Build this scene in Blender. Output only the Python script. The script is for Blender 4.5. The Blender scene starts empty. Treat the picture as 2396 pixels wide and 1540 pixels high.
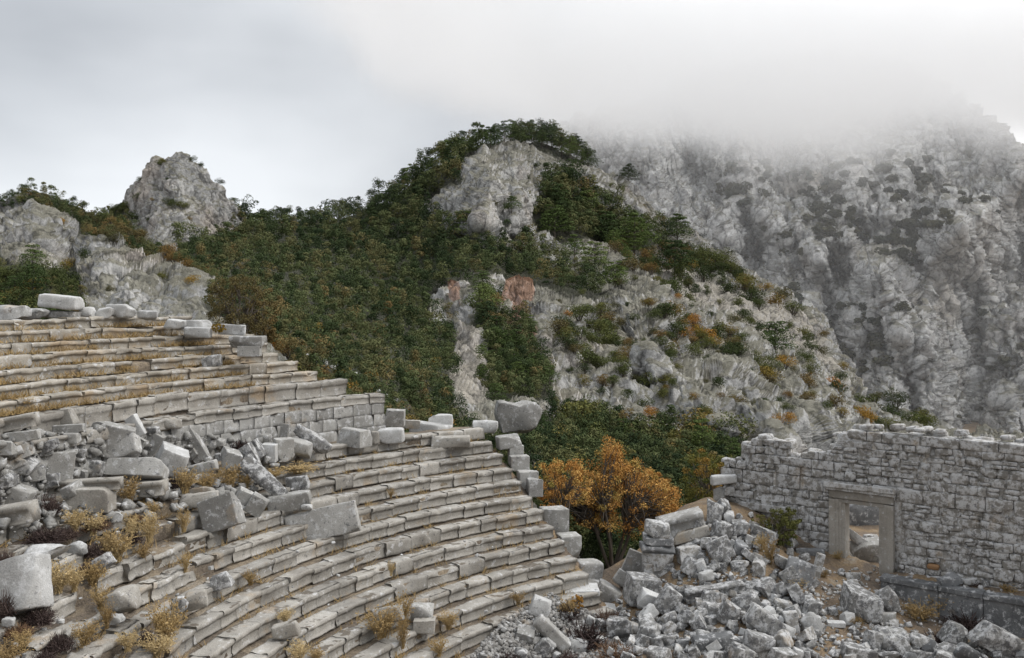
import bpy, math, random
import numpy as np
from mathutils import Matrix, Euler, Vector

# ------------------------------------------------------------------ camera, sky, sun, exposure
SC = bpy.context.scene
COL = SC.collection
F = 2200.0          # focal length in units of a 2396 px wide picture
UC, VH = 1198.0, 700.0
cam_d = bpy.data.cameras.new("camera")
cam_d.sensor_width = 36.0
cam_d.lens = F / 2396.0 * 36.0
cam_d.shift_y = -(770.0 - VH) / 2396.0
cam_d.clip_start = 0.1
cam_d.clip_end = 6000
cam = bpy.data.objects.new("camera", cam_d)
cam.location = (0, 0, 0)
cam.rotation_euler = (math.pi / 2, 0, 0)
COL.objects.link(cam)
SC.camera = cam

SUN_EL, SUN_AZ = math.radians(46), math.radians(108)     # azimuth from +Y towards +X
W = bpy.data.worlds.new("World"); SC.world = W; W.use_nodes = True
wn, wl = W.node_tree.nodes, W.node_tree.links
wn.clear()
w_out = wn.new('ShaderNodeOutputWorld')
w_sky = wn.new('ShaderNodeTexSky'); w_sky.sky_type = 'NISHITA'; w_sky.sun_disc = False
w_sky.sun_elevation = SUN_EL; w_sky.sun_rotation = SUN_AZ
w_bg = wn.new('ShaderNodeBackground'); w_bg.inputs[1].default_value = 0.09
wl.new(w_sky.outputs[0], w_bg.inputs[0])
w_tc = wn.new('ShaderNodeTexCoord')
w_map = wn.new('ShaderNodeMapping'); w_map.inputs['Scale'].default_value = (1.0, 1.0, 2.2)
wl.new(w_tc.outputs['Generated'], w_map.inputs[0])
w_n = wn.new('ShaderNodeTexNoise'); w_n.inputs['Scale'].default_value = 2.6; w_n.inputs['Detail'].default_value = 4
w_n.inputs['Roughness'].default_value = 0.42
wl.new(w_map.outputs[0], w_n.inputs[0])
w_r = wn.new('ShaderNodeValToRGB')
w_r.color_ramp.elements[0].position = 0.36; w_r.color_ramp.elements[0].color = (0.49, 0.515, 0.55, 1)
w_r.color_ramp.elements[1].position = 0.64; w_r.color_ramp.elements[1].color = (0.74, 0.765, 0.795, 1)
wl.new(w_n.outputs[0], w_r.inputs[0])
# the cloud deck is brightest around the hidden sun
w_dot = wn.new('ShaderNodeVectorMath'); w_dot.operation = 'DOT_PRODUCT'
wl.new(w_tc.outputs['Generated'], w_dot.inputs[0])
GA, GE_ = math.radians(48), math.radians(36)
w_dot.inputs[1].default_value = (math.sin(GA) * math.cos(GE_), math.cos(GA) * math.cos(GE_), math.sin(GE_))
w_mr = wn.new('ShaderNodeMapRange'); w_mr.inputs[1].default_value = 0.67; w_mr.inputs[2].default_value = 1.0
w_mr.inputs[3].default_value = 0.0; w_mr.inputs[4].default_value = 1.0; w_mr.interpolation_type = 'SMOOTHSTEP'
wl.new(w_dot.outputs['Value'], w_mr.inputs[0])
w_add = wn.new('ShaderNodeMix'); w_add.data_type = 'RGBA'; w_add.blend_type = 'MIX'
wl.new(w_mr.outputs[0], w_add.inputs[0]); wl.new(w_r.outputs[0], w_add.inputs[6])
w_add.inputs[7].default_value = (2.3, 2.3, 2.3, 1)
# overcast sky: much brighter overhead than at the horizon
w_sep = wn.new('ShaderNodeSeparateXYZ'); wl.new(w_tc.outputs['Generated'], w_sep.inputs[0])
w_up = wn.new('ShaderNodeMapRange'); w_up.inputs[1].default_value = 0.24; w_up.inputs[2].default_value = 0.95
w_up.inputs[3].default_value = 1.0; w_up.inputs[4].default_value = 1.9; wl.new(w_sep.outputs[2], w_up.inputs[0])
w_low = wn.new('ShaderNodeMapRange'); w_low.inputs[1].default_value = 0.05; w_low.inputs[2].default_value = 0.26
w_low.inputs[3].default_value = 1.2; w_low.inputs[4].default_value = 0.97; wl.new(w_sep.outputs[2], w_low.inputs[0])
w_mu = wn.new('ShaderNodeMath'); w_mu.operation = 'MULTIPLY'; wl.new(w_up.outputs[0], w_mu.inputs[0]); wl.new(w_low.outputs[0], w_mu.inputs[1])
w_bg2 = wn.new('ShaderNodeBackground'); wl.new(w_mu.outputs[0], w_bg2.inputs[1])
wl.new(w_add.outputs[2], w_bg2.inputs[0])
w_mix = wn.new('ShaderNodeMixShader'); w_mix.inputs[0].default_value = 0.94
wl.new(w_bg.outputs[0], w_mix.inputs[1]); wl.new(w_bg2.outputs[0], w_mix.inputs[2])
wl.new(w_mix.outputs[0], w_out.inputs[0])

sun_d = bpy.data.lights.new("sun", 'SUN'); sun_d.energy = 1.5; sun_d.angle = math.radians(12); sun_d.color = (1, 0.96, 0.9)
sun = bpy.data.objects.new("sun", sun_d); COL.objects.link(sun)
sun.rotation_euler = (math.pi / 2 - SUN_EL, 0, math.pi - SUN_AZ)

SC.view_settings.view_transform = 'Standard'; SC.view_settings.look = 'None'
SC.view_settings.exposure = 0.18; SC.view_settings.gamma = 1.0
SC.render.engine = 'CYCLES'
SC.cycles.use_denoising = True
SC.cycles.max_bounces = 12; SC.cycles.diffuse_bounces = 3; SC.cycles.glossy_bounces = 1
SC.cycles.volume_bounces = 10; SC.cycles.transparent_max_bounces = 4
SC.cycles.volume_max_steps = 64
SC.cycles.caustics_reflective = False; SC.cycles.caustics_refractive = False

# ------------------------------------------------------------------ helpers
rng = np.random.default_rng(11)
RR = random.Random(5)
_p = np.random.default_rng(3).permutation(256); PERM = np.concatenate([_p, _p, _p])
_g = np.random.default_rng(4).normal(size=(256, 3)); GR = _g / np.linalg.norm(_g, axis=1)[:, None]

def perlin(P):
    P = np.asarray(P, float); sh = P.shape[:-1]; P = P.reshape(-1, 3)
    I = np.floor(P).astype(int); f = P - I; I &= 255
    w = f * f * f * (f * (f * 6 - 15) + 10)
    out = 0
    for dx in (0, 1):
        for dy in (0, 1):
            for dz in (0, 1):
                h = PERM[PERM[PERM[I[:, 0] + dx] + I[:, 1] + dy] + I[:, 2] + dz]
                d = f - np.array([dx, dy, dz])
                g = (GR[h] * d).sum(1)
                k = (w[:, 0] if dx else 1 - w[:, 0]) * (w[:, 1] if dy else 1 - w[:, 1]) * (w[:, 2] if dz else 1 - w[:, 2])
                out = out + g * k
    return (out * 1.6).reshape(sh)

def fbm(P, o=4, lac=2.03, g=0.5):
    P = np.asarray(P, float); a, s, t = 1.0, 0.0, 0.0
    for i in range(o):
        s = s + a * perlin(P + 17.3 * i); t += a; a *= g; P = P * lac
    return s / t

def ridged(P, o=5, lac=2.1, g=0.52):
    P = np.asarray(P, float); a, s, t = 1.0, 0.0, 0.0
    for i in range(o):
        s = s + a * (1 - 2.2 * np.abs(perlin(P + 31.7 * i))); t += a; a *= g; P = P * lac
    return s / t

def mesh(name, V, Fs, mat=None, smooth=False, attrs=None):
    """V (n,3); Fs: an (m,k) index array or a list of such arrays"""
    if not isinstance(Fs, list): Fs = [Fs]
    V = np.asarray(V, np.float32)
    me = bpy.data.meshes.new(name)
    me.vertices.add(len(V)); me.vertices.foreach_set('co', V.ravel())
    loops = np.concatenate([np.asarray(f).ravel() for f in Fs]).astype(np.int32)
    tot = np.concatenate([np.full(len(f), np.asarray(f).shape[1], np.int32) for f in Fs])
    start = np.concatenate([[0], np.cumsum(tot)[:-1]]).astype(np.int32)
    me.loops.add(len(loops)); me.loops.foreach_set('vertex_index', loops)
    me.polygons.add(len(tot)); me.polygons.foreach_set('loop_start', start); me.polygons.foreach_set('loop_total', tot)
    if smooth: me.polygons.foreach_set('use_smooth', np.ones(len(tot), bool))
    if mat: me.materials.append(mat)
    for k, a in (attrs or {}).items():
        at = me.attributes.new(k, 'FLOAT', 'POINT'); at.data.foreach_set('value', np.asarray(a, np.float32))
    me.update(calc_edges=True); me.validate()
    return me

WL = {}
def obj(name, me, loc=(0, 0, 0), parent=None, **props):
    o = bpy.data.objects.new(name, me); COL.objects.link(o)
    if parent is not None:
        o.parent = parent; pl = WL[parent.name]
        o.location = (loc[0] - pl[0], loc[1] - pl[1], loc[2] - pl[2])
    else:
        o.location = loc
    WL[o.name] = tuple(loc)
    for k, v in props.items():
        if v is not None: o[k] = v
    return o

def thing(name, me, loc, label, category, group=None):
    return obj(name, me, loc, None, label=label, category=category, group=group)

ONES = "first second third fourth fifth sixth seventh eighth ninth tenth eleventh twelfth thirteenth fourteenth fifteenth sixteenth seventeenth eighteenth nineteenth".split()
TENS = {2: "twent", 3: "thirt", 4: "fort", 5: "fift", 6: "sixt", 7: "sevent", 8: "eight", 9: "ninet"}
def ordw(n):
    h = ""
    if n >= 100: h = "hundred-and-"; n -= 100
    if n == 0: return "hundredth"
    if n < 20: return h + ONES[n - 1]
    t, r = divmod(n, 10)
    return h + (TENS[t] + "ieth" if r == 0 else TENS[t] + "y-" + ONES[r - 1])

def proj(x, y, z): return UC + F * x / y, VH - F * z / y
def unproj(u, v, y): return np.array([(u - UC) / F * y, y, (VH - v) / F * y])

def inpoly(u, v, poly):
    u = np.asarray(u, float); v = np.asarray(v, float); c = np.zeros(u.shape, bool)
    n = len(poly)
    for i in range(n):
        x1, y1 = poly[i]; x2, y2 = poly[(i + 1) % n]
        if y1 == y2: continue
        k = ((y1 > v) != (y2 > v)) & (u < (x2 - x1) * (v - y1) / (y2 - y1) + x1)
        c ^= k
    return c

def tps(pts, s=500.0, reg=1e-3):
    pts = np.array(pts, float); X = pts[:, :2] / s; n = len(X)
    def K(A, B):
        d2 = ((A[:, None] - B[None]) ** 2).sum(-1) + 1e-12
        return 0.5 * d2 * np.log(d2)
    M_ = np.zeros((n + 3, n + 3)); M_[:n, :n] = K(X, X) + reg * np.eye(n)
    M_[:n, n] = 1; M_[:n, n + 1:] = X; M_[n, :n] = 1; M_[n + 1:, :n] = X.T
    w = np.linalg.solve(M_, np.concatenate([pts[:, 2], [0, 0, 0]]))
    def f(a, b):
        a = np.asarray(a, float); sh = a.shape; Q = np.stack([a.ravel(), np.asarray(b, float).ravel()], 1) / s
        out = np.empty(len(Q))
        for i in range(0, len(Q), 20000):
            q = Q[i:i + 20000]; out[i:i + 20000] = K(q, X) @ w[:n] + w[n] + q @ w[n + 1:]
        return out.reshape(sh)
    return f

# ------------------------------------------------------------------ materials
def newmat(name):
    m = bpy.data.materials.new(name); m.use_nodes = True
    nt = m.node_tree; b = nt.nodes['Principled BSDF']
    b.inputs['Roughness'].default_value = 0.9
    b.inputs['Specular IOR Level'].default_value = 0.2
    return m, nt, b
def nd(nt, t, **k):
    n = nt.nodes.new(t)
    for a, v in k.items(): setattr(n, a, v)
    return n
def noise(nt, src, scale, detail=4, rough=0.55, vec=(1, 1, 1), off=(0, 0, 0)):
    mp = nd(nt, 'ShaderNodeMapping'); mp.inputs['Scale'].default_value = vec; mp.inputs['Location'].default_value = off
    nt.links.new(src, mp.inputs[0])
    n = nd(nt, 'ShaderNodeTexNoise'); n.inputs['Scale'].default_value = scale
    n.inputs['Detail'].default_value = detail; n.inputs['Roughness'].default_value = rough
    nt.links.new(mp.outputs[0], n.inputs[0]); return n.outputs[0]
def ramp(nt, src, stops):
    r = nd(nt, 'ShaderNodeValToRGB'); e = r.color_ramp.elements
    while len(e) < len(stops): e.new(0.5)
    for i, (p, c) in enumerate(stops):
        e[i].position = p; e[i].color = (*c, 1) if len(c) == 3 else c
    nt.links.new(src, r.inputs[0]); return r.outputs[0]
def mix(nt, fac, a, b, mode='MIX'):
    m = nd(nt, 'ShaderNodeMix', data_type='RGBA', blend_type=mode)
    for s, i in ((fac, 0), (a, 6), (b, 7)):
        if isinstance(s, (int, float)): m.inputs[i].default_value = s
        elif isinstance(s, tuple): m.inputs[i].default_value = (*s, 1)
        else: nt.links.new(s, m.inputs[i])
    return m.outputs[2]
def math_(nt, op, a, b=None, c=None, clamp=False):
    m = nd(nt, 'ShaderNodeMath', operation=op); m.use_clamp = clamp
    for s, i in ((a, 0), (b, 1), (c, 2)):
        if s is None: continue
        if isinstance(s, (int, float)): m.inputs[i].default_value = s
        else: nt.links.new(s, m.inputs[i])
    return m.outputs[0]
def bump(nt, b, h, strength, dist):
    n = nd(nt, 'ShaderNodeBump'); n.inputs['Strength'].default_value = strength; n.inputs['Distance'].default_value = dist
    nt.links.new(h, n.inputs['Height']); nt.links.new(n.outputs[0], b.inputs['Normal'])
def G(v): return (v, v, v)

def stone(name, c_dark, c_mid, c_lite, lichen=0.5, black=0.3, stain=0.2, sc=1.0, hollows=False):
    """weathered limestone: base tone per block, pale lichen blotches, black spots and ochre stains"""
    m, nt, b = newmat(name)
    geo = nd(nt, 'ShaderNodeNewGeometry').outputs['Position']
    oi = nd(nt, 'ShaderNodeObjectInfo').outputs['Random']
    n1 = noise(nt, geo, 0.9 * sc, 5, 0.6)
    col = ramp(nt, n1, [(0.3, c_dark), (0.5, c_mid), (0.72, c_lite)])
    v = nd(nt, 'ShaderNodeMapRange'); v.inputs[3].default_value = 0.80; v.inputs[4].default_value = 1.14
    nt.links.new(oi, v.inputs[0])
    vc = nd(nt, 'ShaderNodeCombineColor')
    for i in range(3): nt.links.new(v.outputs[0], vc.inputs[i])
    col = mix(nt, 1.0, col, vc.outputs[0], 'MULTIPLY')
    n2 = noise(nt, geo, 3.6 * sc, 6, 0.72)
    t = 0.62 - 0.17 * lichen
    k = ramp(nt, n2, [(t, G(0)), (t + 0.07, G(1))])
    col = mix(nt, math_(nt, 'MULTIPLY', k, 0.75), col, (0.50, 0.50, 0.50))
    n3 = noise(nt, geo, 5.0 * sc, 6, 0.75, off=(9, 4, 2))
    t = 0.66 - 0.2 * black
    k3 = ramp(nt, n3, [(t, G(0)), (t + 0.06, G(1))])
    col = mix(nt, math_(nt, 'MULTIPLY', k3, 0.72), col, (0.075, 0.075, 0.08))
    n4 = noise(nt, geo, 0.75 * sc, 4, 0.6, off=(3, 8, 5))
    t = 0.68 - 0.22 * stain
    k4 = ramp(nt, n4, [(t, G(0)), (t + 0.12, G(1))])
    col = mix(nt, math_(nt, 'MULTIPLY', k4, 0.6), col, (0.30, 0.215, 0.125))
    if hollows:     # soil caught in worn hollows of the upper face
        up = nd(nt, 'ShaderNodeSeparateXYZ'); nt.links.new(nd(nt, 'ShaderNodeNewGeometry').outputs['Normal'], up.inputs[0])
        ku = ramp(nt, up.outputs[2], [(0.72, G(0)), (0.88, G(1))]); n7 = noise(nt, geo, 1.9, 3, 0.55, vec=(1, 1, .2), off=(31, 5, 2))
        col = mix(nt, math_(nt, 'MULTIPLY', math_(nt, 'MULTIPLY', ku, ramp(nt, n7, [(0.575, G(0)), (0.62, G(1))])), 0.85), col, (0.095, 0.078, 0.060))
    n5 = noise(nt, geo, 30 * sc, 3, 0.6)
    col = mix(nt, 1.0, col, ramp(nt, n5, [(0.3, G(0.80)), (0.65, G(1.1))]), 'MULTIPLY')
    nt.links.new(col, b.inputs['Base Color'])
    h = math_(nt, 'ADD', math_(nt, 'MULTIPLY', n2, 0.6), math_(nt, 'MULTIPLY', n5, 0.25))
    bump(nt, b, h, 0.7, 0.05)
    return m

M_SEAT = stone('seat_limestone', (0.205, 0.190, 0.168), (0.285, 0.268, 0.240), (0.37, 0.352, 0.322), 0.22, 0.36, 0.40, hollows=True)
M_SEATU = stone('ochre_stained_limestone', (0.22, 0.195, 0.16), (0.30, 0.275, 0.235), (0.38, 0.355, 0.315), 0.3, 0.24, 0.66)
M_CUT = stone('cut_limestone', (0.225, 0.218, 0.204), (0.285, 0.278, 0.262), (0.36, 0.352, 0.335), 0.46, 0.42, 0.22, 1.3)
M_WHITE = stone('pale_limestone', (0.30, 0.297, 0.288), (0.385, 0.382, 0.372), (0.47, 0.468, 0.458), 0.6, 0.3, 0.15)
M_LICH = stone('lichened_limestone', (0.13, 0.128, 0.123), (0.205, 0.201, 0.193), (0.30, 0.295, 0.28), 0.80, 0.74, 0.2, 1.25)
M_WALL = stone('wall_masonry_stone', (0.185, 0.175, 0.158), (0.265, 0.25, 0.228), (0.36, 0.345, 0.322), 0.95, 0.5, 0.25, 1.3)
M_DARK = stone('dark_weathered_limestone', (0.09, 0.092, 0.094), (0.15, 0.152, 0.154), (0.23, 0.232, 0.234), 0.5, 0.5, 0.15, 1.3)
M_RED = stone('ochre_stone', (0.24, 0.14, 0.07), (0.29, 0.17, 0.09), (0.32, 0.21, 0.13), 0.2, 0.2, 0.5)

def soil(name, cs, bs=0.06):
    m, nt, b = newmat(name)
    geo = nd(nt, 'ShaderNodeNewGeometry').outputs['Position']
    n1 = noise(nt, geo, 0.8, 6, 0.65)
    col = ramp(nt, n1, [(0.32, cs[0]), (0.46, cs[1]), (0.56, cs[2]), (0.68, cs[3])])
    n2 = noise(nt, geo, 14, 4, 0.7)
    col = mix(nt, 1.0, col, ramp(nt, n2, [(0.3, G(0.55)), (0.7, G(1.25))]), 'MULTIPLY')
    nt.links.new(col, b.inputs['Base Color']); bump(nt, b, n2, 1.0, bs)
    return m
M_SOIL = soil('dry_soil', [(0.10, 0.085, 0.07), (0.17, 0.13, 0.095), (0.24, 0.17, 0.10), (0.27, 0.235, 0.19)])
M_TREAD = soil('tread_soil', [(0.10, 0.082, 0.065), (0.165, 0.135, 0.105), (0.26, 0.21, 0.15), (0.28, 0.255, 0.22)])

def cliff(name, far=False):
    """karst limestone rock face; attributes say where soil, scree or leaf litter lies"""
    m, nt, b = newmat(name)
    gn = nd(nt, 'ShaderNodeNewGeometry'); geo = gn.outputs['Position']
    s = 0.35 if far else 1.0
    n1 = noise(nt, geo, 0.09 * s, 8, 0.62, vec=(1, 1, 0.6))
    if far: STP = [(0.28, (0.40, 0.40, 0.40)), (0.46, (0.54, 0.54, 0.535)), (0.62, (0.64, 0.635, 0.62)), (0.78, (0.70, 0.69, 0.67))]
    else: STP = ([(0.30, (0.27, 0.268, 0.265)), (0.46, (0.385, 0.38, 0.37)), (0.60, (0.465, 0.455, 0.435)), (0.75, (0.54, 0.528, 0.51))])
    col = ramp(nt, n1, STP)
    n2 = noise(nt, geo, 0.36 * s, 8, 0.75, vec=(1, 1, 0.65), off=(4, 1, 7))
    k2 = ramp(nt, n2, [(0.46, G(0)), (0.60, G(1))])
    col = mix(nt, math_(nt, 'MULTIPLY', k2, 0.42), col, (0.15, 0.148, 0.146))
    n6 = noise(nt, geo, 1.3 * s, 6, 0.75, off=(14, 11, 7))
    k6 = ramp(nt, n6, [(0.54, G(0)), (0.61, G(1))])
    col = mix(nt, math_(nt, 'MULTIPLY', k6, 0.5), col, (0.11, 0.11, 0.108))
    n3 = noise(nt, geo, 0.06 * s, 5, 0.6, off=(2, 9, 1))
    k3 = ramp(nt, n3, [(0.53, G(0)), (0.66, G(1))])
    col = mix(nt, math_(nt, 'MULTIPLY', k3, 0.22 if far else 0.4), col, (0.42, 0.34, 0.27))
    # soil and dry scrub collect on the flatter ledges
    sp = nd(nt, 'ShaderNodeSeparateXYZ'); nt.links.new(gn.outputs['Normal'], sp.inputs[0])
    n4 = noise(nt, geo, 0.25 * s, 6, 0.7)
    e = math_(nt, 'ADD', sp.outputs[2], math_(nt, 'MULTIPLY', math_(nt, 'SUBTRACT', n4, 0.5), 1.6))
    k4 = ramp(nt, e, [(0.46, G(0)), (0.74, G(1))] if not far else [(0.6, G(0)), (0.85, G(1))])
    col = mix(nt, math_(nt, 'MULTIPLY', k4, 0.72), col, (0.125, 0.115, 0.072))
    for att, c in (('litter', (0.040, 0.042, 0.026)), ('redsoil', (0.36, 0.17, 0.10)), ('scree', (0.42, 0.38, 0.33))):
        a = nd(nt, 'ShaderNodeAttribute', attribute_name=att)
        t = math_(nt, 'ADD', a.outputs['Fac'], math_(nt, 'MULTIPLY', math_(nt, 'SUBTRACT', n4, 0.5), 1.1 if att != 'litter' else 0.8))
        col = mix(nt, ramp(nt, t, [(0.42, G(0)), (0.7, G(0.9 if att == 'litter' else 0.5))]), col, c)
    n5 = noise(nt, geo, 1.5 * s, 6, 0.8)
    col = mix(nt, 1.0, col, ramp(nt, n5, [(0.32, G(0.42)), (0.47, G(0.95)), (0.68, G(1.25))]), 'MULTIPLY')
    wv = nd(nt, 'ShaderNodeVectorMath', operation='ADD'); wn2 = nd(nt, 'ShaderNodeTexNoise'); wn2.inputs['Scale'].default_value = 0.22 * s; wn2.inputs['Detail'].default_value = 4
    nt.links.new(geo, wn2.inputs[0]); sc_ = nd(nt, 'ShaderNodeVectorMath', operation='SCALE'); sc_.inputs[3].default_value = 6.0 / s
    nt.links.new(wn2.outputs['Color'], sc_.inputs[0]); nt.links.new(geo, wv.inputs[0]); nt.links.new(sc_.outputs[0], wv.inputs[1])
    mp = nd(nt, 'ShaderNodeMapping'); mp.inputs['Scale'].default_value = (1, 1, 0.5); mp.inputs['Rotation'].default_value = (0, 0.35, 0); nt.links.new(wv.outputs[0], mp.inputs[0])
    vo = nd(nt, 'ShaderNodeTexVoronoi', feature='DISTANCE_TO_EDGE'); vo.inputs['Scale'].default_value = 0.20 * s; nt.links.new(mp.outputs[0], vo.inputs[0])
    kv = ramp(nt, vo.outputs['Distance'], [(0.0, G(0.30)), (0.045, G(0.8)), (0.10, G(1))])
    col = mix(nt, 0.85, col, kv, 'MULTIPLY')
    nt.links.new(col, b.inputs['Base Color'])
    bump(nt, b, math_(nt, 'ADD', n2, math_(nt, 'ADD', math_(nt, 'MULTIPLY', n5, 0.9), math_(nt, 'ADD', n6, math_(nt, 'MINIMUM', math_(nt, 'MULTIPLY', vo.outputs['Distance'], 4.0), 0.6)))), 0.55, 1.0 / s)
    return m
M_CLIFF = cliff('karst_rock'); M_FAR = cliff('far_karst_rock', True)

def leaf(name, stops, src='rand', trans=0.15):
    m, nt, b = newmat(name)
    geo = nd(nt, 'ShaderNodeNewGeometry').outputs['Position']
    if src == 'rand': t = nd(nt, 'ShaderNodeObjectInfo').outputs['Random']
    else: t = nd(nt, 'ShaderNodeAttribute', attribute_name='tint').outputs['Fac']
    n = noise(nt, geo, 0.55, 3, 0.6)
    t = math_(nt, 'ADD', math_(nt, 'MULTIPLY', t, 0.95), math_(nt, 'MULTIPLY', math_(nt, 'SUBTRACT', n, 0.45), 0.45), clamp=True)
    col = ramp(nt, t, stops)
    n2 = noise(nt, geo, 6.0, 2, 0.5)
    col = mix(nt, 1.0, col, ramp(nt, n2, [(0.3, G(0.78)), (0.7, G(1.2))]), 'MULTIPLY')
    nt.links.new(col, b.inputs['Base Color']); b.inputs['Roughness'].default_value = 0.9
    b.inputs['Specular IOR Level'].default_value = 0.05
    return m
GREEN = [(0.0, (0.034, 0.046, 0.018)), (0.35, (0.056, 0.070, 0.026)), (0.65, (0.090, 0.100, 0.034)), (0.88, (0.13, 0.12, 0.038)), (1.0, (0.20, 0.12, 0.04))]
PINE = [(0.0, (0.036, 0.055, 0.022)), (0.4, (0.060, 0.086, 0.030)), (0.8, (0.095, 0.128, 0.040)), (1.0, (0.12, 0.15, 0.05))]
BROWN = [(0.0, (0.060, 0.060, 0.028)), (0.4, (0.092, 0.082, 0.036)), (0.75, (0.130, 0.100, 0.044)), (1.0, (0.18, 0.11, 0.04))]
M_FOREST = leaf('woodland_foliage', [(0.0, (0.026, 0.040, 0.019)), (0.35, (0.048, 0.066, 0.028)), (0.55, (0.088, 0.106, 0.045)), (0.84, (0.118, 0.116, 0.052)), (1.0, (0.18, 0.128, 0.055))], 'tint')
M_BUSH = leaf('bush_foliage', GREEN); M_PINE = leaf('pine_foliage', PINE); M_BRN = leaf('brown_scrub_foliage', BROWN)
M_FARBUSH = leaf('far_bush_foliage', [(0, (0.040, 0.048, 0.034)), (1, (0.090, 0.088, 0.055))])
M_ORANGE = leaf('autumn_orange_foliage', [(0, (0.30, 0.145, 0.04)), (0.4, (0.42, 0.22, 0.065)), (0.8, (0.48, 0.29, 0.095)), (1, (0.30, 0.24, 0.07))], 'tint')
M_OLIVE = leaf('yellowing_foliage', [(0, (0.07, 0.085, 0.025)), (0.6, (0.15, 0.135, 0.035)), (1, (0.27, 0.15, 0.04))], 'tint')
M_YEL = leaf('dry_yellow_plant', [(0, (0.26, 0.18, 0.085)), (0.5, (0.37, 0.265, 0.125)), (1, (0.48, 0.37, 0.20))])
M_TWIG = leaf('dead_brown_twigs', [(0, (0.050, 0.036, 0.034)), (0.6, (0.085, 0.062, 0.055)), (1, (0.14, 0.085, 0.05))])
M_BARK, _nt, _b = newmat('bark')
_g = nd(_nt, 'ShaderNodeNewGeometry').outputs['Position']
_nt.links.new(ramp(_nt, noise(_nt, _g, 5, 5, 0.6, vec=(1, 1, 0.25)), [(0.3, (0.05, 0.042, 0.034)), (0.7, (0.15, 0.13, 0.11))]), _b.inputs['Base Color'])

# ------------------------------------------------------------------ hills
FOREST = [
 [(400,560),(560,515),(760,520),(900,480),(1000,395),(1080,340),(1200,320),(1300,330),(1390,380),(1370,395),(1300,372),(1240,352),(1180,347),(1120,357),(1090,390),(1080,430),(1000,470),(1010,520),(1090,560),(1150,590),(1230,590),(1300,620),(1370,660),(1440,700),(1380,720),(1290,690),(1230,670),(1130,660),(1010,690),(1000,760),(1060,780),(1060,900),(1050,990),(1150,1060),(1150,1130),(900,1100),(760,980),(700,880),(600,800),(500,760),(420,640)],
 [(1270,440),(1320,405),(1370,450),(1440,500),(1530,560),(1560,590),(1480,590),(1380,580),(1290,560),(1240,530),(1250,480)],
 [(1130,770),(1180,800),(1230,750),(1250,800),(1240,860),(1290,900),(1280,945),(1200,945),(1150,950),(1120,900),(1140,850)],
 [(1100,740),(1150,700),(1160,760),(1130,800),(1100,780)],
 [(1200,1010),(1300,985),(1400,1000),(1560,1030),(1720,1045),(1760,1120),(1700,1230),(1560,1380),(1400,1360),(1300,1300),(1170,1150),(1150,1080)]]
SEMI = [
 [(1290,800),(1460,730),(1440,880),(1530,900),(1500,930),(1420,920),(1350,890),(1300,860)],
 [(1540,720),(1600,760),(1700,790),(1760,850),(1840,880),(1800,900),(1700,850),(1600,830),(1540,790)],
 [(1860,880),(1950,920),(2060,950),(2170,1000),(2170,1030),(2000,1010),(1890,960)],
 [(1590,600),(1700,620),(1800,690),(1880,740),(1830,760),(1700,700),(1600,650)],
 [(1400,560),(1560,600),(1640,700),(1560,700),(1440,640)]]
REDS = [[(1180,655),(1245,650),(1252,700),(1225,745),(1262,790),(1205,835),(1165,800),(1192,740),(1170,700)], [(1050,670),(1085,665),(1080,720),(1060,715)]]
SCREE = [[(1075,760),(1105,770),(1115,830),(1155,860),(1145,950),(1095,990),(1045,900)], [(1500,600),(1900,760),(1980,900),(1800,800),(1600,720)], [(1230,1000),(1260,960),(1290,1060),(1250,1110)]]

def soft(u, v, polys, r=10):
    out = np.zeros(np.shape(u))
    for du, dv in ((0, 0), (r, 0), (-r, 0), (0, r), (0, -r)):
        k = np.zeros(np.shape(u), bool)
        for p in polys: k |= inpoly(u + du, v + dv, p)
        out += k / 5.0
    return out

LAY = {}
def facets(P, seed=0, tilt=0.9):
    """fractured blocks: each Voronoi cell is a tilted facet set at its own depth"""
    sh = P.shape[:-1]; Q = P.reshape(-1, 3); I = np.floor(Q).astype(int); best = np.full(len(Q), 9e9); val = np.zeros(len(Q))
    for dx in (-1, 0, 1):
        for dy in (-1, 0, 1):
            for dz in (-1, 0, 1):
                c = (I + (dx, dy, dz)); h = PERM[(PERM[(PERM[(c[:, 0] + seed) & 255] + c[:, 1]) & 255] + c[:, 2]) & 255]
                g = GR[h]; p = c + 0.5 + 0.45 * g; e = Q - p; d = (e * e).sum(1)
                k = d < best; best = np.where(k, d, best)
                n2 = GR[(h * 7 + 13) & 255]
                val = np.where(k, .3 * (h / 255.0 - .5) + tilt * (e * n2).sum(1), val)
    return val.reshape(sh)
def bulge(P, seed=0):
    """rounded lumps with sharp creases between them, as karst weathers"""
    sh = P.shape[:-1]; Q = P.reshape(-1, 3); I = np.floor(Q).astype(int); b1 = np.full(len(Q), 9e9); b2 = b1.copy(); hv = np.zeros(len(Q))
    for dx in (-1, 0, 1):
        for dy in (-1, 0, 1):
            for dz in (-1, 0, 1):
                c = I + (dx, dy, dz); h = PERM[(PERM[(PERM[(c[:, 0] + seed) & 255] + c[:, 1]) & 255] + c[:, 2]) & 255]
                e = Q - (c + 0.5 + 0.45 * GR[h]); d = np.sqrt((e * e).sum(1))
                k = d < b1; b2 = np.where(k, b1, np.minimum(b2, d)); b1 = np.where(k, d, b1)
    f = np.clip((b2 - b1) / .30, 0, 1)
    return (f * (2 - f) - 0.75 + .5 * (0.6 - b1)).reshape(sh)
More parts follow.
